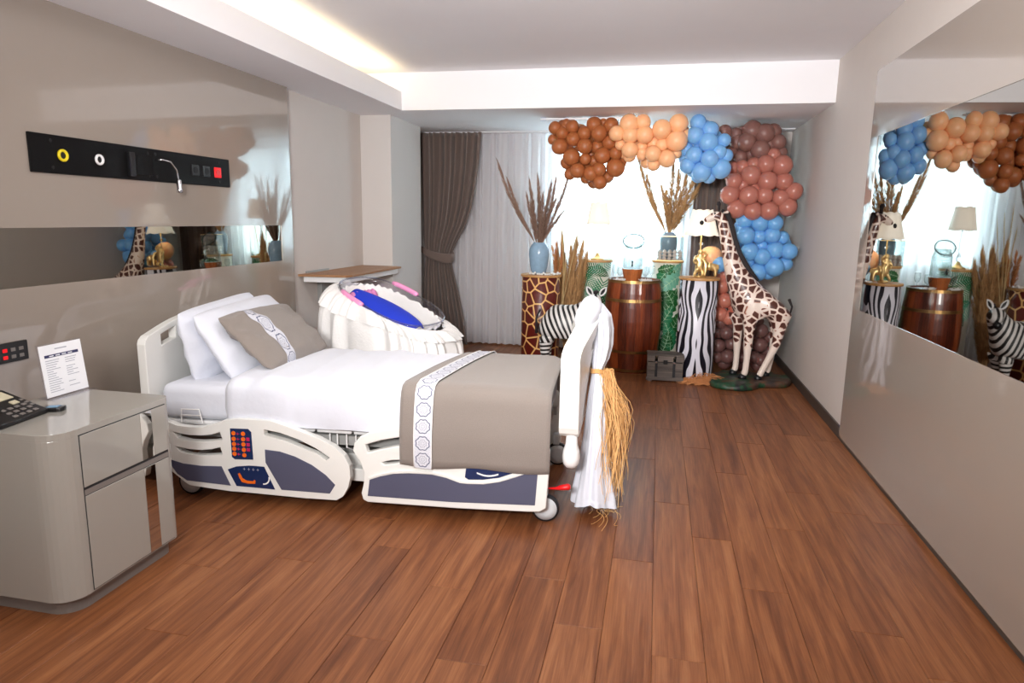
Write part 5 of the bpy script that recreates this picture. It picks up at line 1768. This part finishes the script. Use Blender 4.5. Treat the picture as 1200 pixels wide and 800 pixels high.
def bulb(loc, power, parent):
    d = bpy.data.lights.new('lamp_bulb_light', 'POINT'); d.energy = power; d.color = (1, .82, .58); d.shadow_soft_size = .03
    o = bpy.data.objects.new('lamp_bulb_light', d); C.objects.link(o); o.location = loc; o.parent = parent


l1 = thing('table_lamp', 'table lamp with white shade in front of the bright window', 'lamp', (-.63, 7.33, 1.085))
bm = bmesh.new()
lathe(bm, [(.001, 0), (.075, 0), (.075, .012), (.05, .022), (.028, .045), (.016, .07), (.001, .072)], 28)
obj('base', bm, 'gold', l1, smooth=True)
bm = bmesh.new()
lathe(bm, [(.001, .07), (.018, .075), (.030, .10), (.018, .13), (.010, .15), (.014, .19), (.010, .21), (.016, .25), (.009, .27), (.007, .39), (.001, .395)], 20)
obj('crystal_stem', bm, 'crystal', l1, smooth=True)
obj('shade', lamp_shade_bm(.128, .088, .215, .385, 6), 'shadewhite', l1, smooth=True, solid=.002)
bulb((0, 0, .46), .8, l1)

l2 = thing('table_lamp', 'table lamp with scalloped cream shade and gilded monkey base', 'lamp', (.40, 6.70, .985))
bm = bmesh.new()
lathe(bm, [(.001, 0), (.055, 0), (.058, .008), (.045, .016), (.001, .017)], 28)
tube(bm, [(0, .0, .01), (0, .0, .42)], .006, 8)
obj('base', bm, 'gold', l2, smooth=True)
bm = bmesh.new(); lathe(bm, [(.001, .30), (.014, .302), (.024, .315), (.014, .328), (.001, .33)], 16)
obj('crystal_bead', bm, 'crystal', l2)
obj('shade', lamp_shade_bm(.158, .092, .225, .40, 8, .25), 'shadewhite', l2, smooth=True, solid=.002)
bulb((0, 0, .50), 1.0, l2)


def skin(name, nodes, edges, m, parent=None, sub=2, root=0, label=None, fat=1.25):
    """one continuous body grown from a jointed skeleton"""
    me = bpy.data.meshes.new(name)
    me.from_pydata([n_[:3] for n_ in nodes], edges, [])
    me.materials.append(m if not isinstance(m, str) else M[m])
    o = bpy.data.objects.new(name, me); C.objects.link(o)
    if parent: o.parent = parent
    sk = o.modifiers.new('skin', 'SKIN')
    sk.use_smooth_shade = True
    for i, n_ in enumerate(nodes):
        sv = me.skin_vertices[0].data[i]
        rr = n_[3]
        if isinstance(rr, (tuple, list)): rr = (rr[0] * fat, rr[1] * fat)
        else: rr *= fat
        sv.radius = rr if isinstance(rr, (tuple, list)) else (rr, rr)
        sv.use_root = (i == root)
    s = o.modifiers.new('sub', 'SUBSURF'); s.levels = sub; s.render_levels = sub
    if label: o['label'] = label
    return o


# gilded monkey standing against the lamp stem
mk = [(0, -.03, .09, .028), (0, -.03, .14, .032), (0, -.03, .185, .028), (0, -.034, .215, .018), (0, -.04, .245, .026), (0, -.058, .24, .014),
      (-.035, -.035, .19, .013), (-.062, -.05, .15, .010), (-.03, -.065, .125, .010), (.035, -.035, .19, .013), (.055, -.045, .22, .010), (.02, -.05, .25, .009),
      (-.022, -.04, .07, .017), (-.04, -.06, .04, .013), (-.05, -.055, .012, .011), (.022, -.04, .07, .017), (.03, -.05, .04, .013), (.03, -.05, .012, .011)]
skin('monkey_figure', mk, [(0, 1), (1, 2), (2, 3), (3, 4), (4, 5), (2, 6), (6, 7), (7, 8), (2, 9), (9, 10), (10, 11), (0, 12), (12, 13), (13, 14), (0, 15), (15, 16), (16, 17)], 'gold', l2, fat=1.15)
# gilded quadruped beside it
gf = thing('gilded_figurine', 'small gilded animal figurine beside the monkey lamp', 'figurine', (.495, 6.62, .985))
q = [(.04, 0, .10, .03), (.0, 0, .105, .03), (-.04, 0, .11, .028), (-.055, 0, .14, .018), (-.065, 0, .17, .017), (-.09, 0, .165, .010),
     (.05, -.018, .06, .012), (.048, -.02, .012, .009), (.05, .018, .06, .012), (.048, .02, .012, .009), (-.045, -.018, .06, .012), (-.05, -.02, .012, .009), (-.045, .018, .06, .012), (-.05, .02, .012, .009), (.07, 0, .12, .006), (.075, 0, .08, .005), (0.0, 0, .145, .016)]
skin('figure', q, [(0, 1), (1, 2), (2, 3), (3, 4), (4, 5), (0, 6), (6, 7), (0, 8), (8, 9), (2, 10), (10, 11), (2, 12), (12, 13), (0, 14), (14, 15), (1, 16)], 'gold', gf)

# ================================================================ GIRAFFE
gi = thing('giraffe_statue', 'painted giraffe statue on a rocky base in the corner', 'statue', (.9, 6.6, 0))
def g(x, y, z, r): return (x - .9, y, z, r)
nodes = [g(1.11, 0, .800, (.118, .13)), g(.98, 0, .785, (.125, .135)), g(.86, 0, .815, (.112, .135)), g(.775, 0, .905, (.085, .105)), g(.725, 0, 1.04, (.066, .083)), g(.665, 0, 1.19, (.052, .062)),
         g(.625, 0, 1.33, (.044, .050)), g(.590, 0, 1.46, (.038, .043)), g(.565, 0, 1.55, (.038, .042)), g(.515, 0, 1.573, (.038, .040)), g(.455, 0, 1.535, (.027, .030)), g(.405, 0, 1.502, (.022, .024)),
         # front legs far / near
         g(.800, .075, .64, .060), g(.792, .085, .50, .037), g(.795, .088, .40, .033), g(.800, .09, .25, .023), g(.798, .09, .12, .023), g(.785, .09, .085, .026),
         g(.875, -.075, .64, .062), g(.872, -.085, .50, .039), g(.872, -.088, .40, .035), g(.872, -.09, .25, .024), g(.866, -.09, .12, .024), g(.852, -.09, .085, .027),
         # hind legs far / near
         g(1.140, .070, .66, .075), g(1.13, .085, .52, .040), g(1.125, .09, .40, .030), g(1.118, .09, .24, .022), g(1.098, .09, .12, .022), g(1.085, .09, .085, .026),
         g(1.140, -.072, .66, .085), g(1.135, -.085, .52, .044), g(1.122, -.09, .405, .033), g(1.06, -.092, .25, .024), g(1.005, -.095, .12, .024), g(.992, -.095, .085, .027)]
edges = [(0, 1), (1, 2), (2, 3), (3, 4), (4, 5), (5, 6), (6, 7), (7, 8), (8, 9), (9, 10), (10, 11), (2, 12), (12, 13), (13, 14), (14, 15), (15, 16), (16, 17), (2, 18), (18, 19), (19, 20), (20, 21), (21, 22), (22, 23),
         (0, 24), (24, 25), (25, 26), (26, 27), (27, 28), (28, 29), (0, 30), (30, 31), (31, 32), (32, 33), (33, 34), (34, 35)]
gb_ = skin('body', nodes, edges, 'giraffe_skin', gi, 2)
for x, y in ((.785, .09), (.852, -.09), (1.085, .09), (.992, -.095)):
    bm = bmesh.new(); lathe(bm, [(.001, .050), (.034, .050), (.031, .075), (.022, .10), (.001, .102)], 14, (x - .908, y, 0), sx=1.15)
    obj('hoof', bm, 'hoof', gi, smooth=True)
bm = bmesh.new()
mn = [(.560, 1.615), (.612, 1.585), (.655, 1.47), (.695, 1.34), (.748, 1.21), (.835, 1.075), (.930, .975)]
tube(bm, [(x - .9, 0, z) for x, z in mn], [.012, .026, .028, .028, .028, .028, .012], 10)
for v in bm.verts: v.co.y *= .8
obj('mane', bm, 'mane', gi, smooth=True)
for y in (-.02, .02):
    bm = bmesh.new(); tube(bm, [(.535 - .9, y, 1.60), (.535 - .9, y * 1.2, 1.655), (.53 - .9, y * 1.3, 1.665), (.528 - .9, y * 1.3, 1.69)], [.010, .011, .019, .012], 10)
    obj('horn', bm, 'mane', gi, smooth=True)
    s_ = 1 if y > 0 else -1
    bm = bmesh.new(); tube(bm, [(.575 - .9, s_ * .030, 1.585), (.595 - .9, s_ * .062, 1.60), (.605 - .9, s_ * .085, 1.595), (.61 - .9, s_ * .10, 1.585)], [.008, .018, .013, .003], 10)
    obj('ear', bm, 'giraffe_skin', gi, smooth=True)
    bm = bmesh.new(); bmesh.ops.create_uvsphere(bm, u_segments=12, v_segments=8, radius=.009, matrix=Matrix.Translation((.50 - .9, s_ * .034, 1.582)))
    obj('eye', bm, 'hoof', gi, smooth=True)
bm = bmesh.new(); bmesh.ops.create_uvsphere(bm, u_segments=14, v_segments=10, radius=.033, matrix=Matrix.Translation((.388 - .9, 0, 1.492)) @ Matrix.Diagonal((.75, 1.0, .9, 1)))
obj('muzzle', bm, 'hoof', gi, smooth=True, label='dark painted muzzle')
bm = bmesh.new(); tube(bm, [(1.215 - .9, 0, .81), (1.25 - .9, .02, .74), (1.235 - .9, .03, .64)], [.014, .009, .007], 8); tube(bm, [(1.225 - .9, .03, .65), (1.215 - .9, .03, .60), (1.21 - .9, .03, .55)], [.008, .016, .003], 8)
obj('tail', bm, 'mane', gi, smooth=True)
ol = [(.53, 6.42), (.55, 6.30), (.64, 6.22), (.80, 6.20), (.92, 6.27), (1.0, 6.40), (1.12, 6.42), (1.24, 6.46), (1.31, 6.60), (1.315, 6.76), (1.22, 6.88), (1.0, 6.86), (.82, 6.90), (.66, 6.84), (.55, 6.66)]
ol = smooth_poly([(a - .9, b - 6.6) for a, b in ol], 2)
bm = bmesh.new()
rings = []
for k, (s, z) in enumerate(((.97, 0), (1.0, .015), (.985, .04), (.93, .055), (.7, .060), (.3, .058))):
    rings.append([bm.verts.new((p[0] * s + .02 * (1 - s), p[1] * s, z + (.006 * math.sin(i * 1.3) + .004 * math.sin(i * 2.9) if k in (2, 3) else 0))) for i, p in enumerate(ol)])
for a, b in zip(rings, rings[1:]):
    for i in range(len(ol)):
        j = (i + 1) % len(ol)
        bm.faces.new((a[i], a[j], b[j], b[i]))
bm.faces.new(rings[-1]); bm.faces.new(rings[0])
obj('rock_base', bm, 'rock', gi, smooth=True)

# ================================================================ ZEBRA FIGURE behind the bed foot
ze = thing('zebra_figure', 'black and white striped zebra figure standing behind the bed foot', 'statue', (-.82, 6.45, 0))
def zz(x, y, z, r): return (x + .82, y, z, r)
zn = [zz(-.98, 0, .565, .118), zz(-.86, 0, .535, .120), zz(-.74, 0, .545, .115), zz(-.66, -.01, .61, .085), zz(-.60, -.03, .70, .065), zz(-.555, -.06, .765, .058), zz(-.535, -.12, .735, .045), zz(-.525, -.165, .685, .036),
      zz(-.715, -.06, .38, .052), zz(-.71, -.065, .24, .032), zz(-.71, -.065, .12, .026), zz(-.71, -.065, .03, .030), zz(-.715, .06, .38, .052), zz(-.71, .065, .24, .032), zz(-.71, .065, .12, .026), zz(-.71, .065, .03, .030),
      zz(-1.01, -.06, .39, .062), zz(-1.03, -.065, .26, .036), zz(-1.015, -.065, .12, .026), zz(-1.01, -.065, .03, .030), zz(-1.01, .06, .39, .062), zz(-1.03, .065, .26, .036), zz(-1.015, .065, .12, .026), zz(-1.01, .065, .03, .030), zz(-1.05, 0, .60, .075)]
skin('body', zn, [(0, 1), (1, 2), (2, 3), (3, 4), (4, 5), (5, 6), (6, 7), (2, 8), (8, 9), (9, 10), (10, 11), (2, 12), (12, 13), (13, 14), (14, 15), (0, 16), (16, 17), (17, 18), (18, 19), (0, 20), (20, 21), (21, 22), (22, 23), (0, 24)], 'zebra_skin', ze, fat=1.4)
for s_ in (-1, 1):
    bm = bmesh.new()
    e0 = Vector((-.545 + .82, -.07, .80))
    dirv = Vector((s_ * .55, -.05, .83)).normalized()
    side = dirv.cross(Vector((0, 1, 0))).normalized()
    def ear(u, v, s=.0):
        t = v
        wd_ = .030 * math.sin(PI * min(1, t * .9 + .08)) ** .8
        return e0 + Vector((s_ * .035, 0, 0)) + dirv * (.105 * t) + side * wd_ * (u * 2 - 1) + Vector((0, .020 * (u * 2 - 1) ** 2 * -1, 0))
    grid(bm, 8, 8, ear)
    e_ = obj('ear', bm, 'white', ze, smooth=True, solid=.008)
    bm = bmesh.new()
    grid(bm, 6, 6, lambda u, v: ear(.16 + .68 * u, .14 + .70 * v) + Vector((0, -.010, 0)))
    obj('ear_inner', bm, 'hoof', e_, smooth=True)
    bm = bmesh.new(); bmesh.ops.create_uvsphere(bm, u_segments=12, v_segments=8, radius=.011, matrix=Matrix.Translation((-.535 + .82 + s_ * .042, -.12, .755)))
    obj('eye', bm, 'hoof', ze, smooth=True)
bm = bmesh.new(); bmesh.ops.create_uvsphere(bm, u_segments=14, v_segments=10, radius=.036, matrix=Matrix.Translation((-.524 + .82, -.178, .672)) @ Matrix.Diagonal((1, .8, .95, 1)))
obj('muzzle', bm, 'hoof', ze, smooth=True)
bm = bmesh.new(); tube(bm, [(-.535 + .82, -.06, .835), (-.555 + .82, -.01, .83), (-.60 + .82, .03, .775), (-.66 + .82, .05, .69), (-.72 + .82, .03, .655)], [.014, .020, .022, .020, .010], 10)
obj('mane', bm, 'mane', ze, smooth=True)
bm = bmesh.new(); tube(bm, [(-1.09 + .82, 0, .64), (-1.13 + .82, 0, .55), (-1.125 + .82, 0, .40)], [.012, .010, .016], 8)
obj('tail', bm, 'mane', ze, smooth=True)

# ================================================================ CHEST AND STRAW
ch = thing('wooden_chest', 'small dark grey slatted wooden chest on the floor by the barrel', 'chest', (.125, 6.50, 0), R(3))
bxo('box_core', -.155, .155, -.075, .095, .03, .185, 'dark_inner', ch)
for k in range(2):
    for (x0, x1) in ((-.165, -.095), (-.070, .070), (.095, .165)):
        bxo('plank', x0, x1, -.088, -.072, .03 + k * .078, .105 + k * .078, 'crate', ch, .002)
for (x0, x1) in ((-.170, -.098), (-.072, .072), (.098, .170)):
    bxo('lid_plank', x0, x1, -.092, -.074, .192, .245, 'crate', ch, .002)
for k in range(4):
    bxo('lid_plank', -.170, .170, -.09 + k * .050, -.044 + k * .050, .245, .262, 'crate', ch, .002)
for x in (-.165, .155):
    bxo('side_board', x, x + .010, -.072, .10, .03, .245, 'crate', ch, .002)
bxo('bottom_rail', -.175, .175, -.096, -.072, .012, .042, 'crate', ch, .002)
for x in (-.16, .12): bxo('foot', x, x + .04, -.09, .09, 0, .014, 'crate', ch)
for x in (-.085, .082): bxo('hinge', x - .010, x + .010, -.097, -.090, .178, .192, 'chrome', ch, .001)
bxo('latch', -.02, .02, -.098, -.090, .17, .21, 'black', ch, .001)

random.seed(14)
bm = bmesh.new()
for k in range(430):
    a = random.uniform(0, 2 * PI); rr = random.uniform(.05, .20)
    cx, cy = .50 + rr * 1.1 * math.cos(a), 6.46 + rr * .6 * math.sin(a)
    if math.hypot(cx - P4[0], cy - P4[1]) < .19: continue
    a2 = random.uniform(-.9, .9); l = random.uniform(.04, .12); h = random.uniform(.01, .11) * (1.1 - rr / .22)
    pts = [(cx - l * math.cos(a2), cy - l * math.sin(a2) * .5, .004), (cx, cy, h + .006), (cx + l * math.cos(a2) * .9, cy + l * math.sin(a2) * .5, .006 + random.uniform(0, h))]
    pts = [p if math.hypot(p[0] - P4[0], p[1] - P4[1]) > .183 else (cx, cy, p[2]) for p in pts]
    tube(bm, pts, .0026, 3, caps=False)
props(obj('straw', bm, 'straw'), 'nest of orange straw on the floor in front of the zebra pedestal', 'straw', kind='stuff')

bpy.context.view_layer.update()
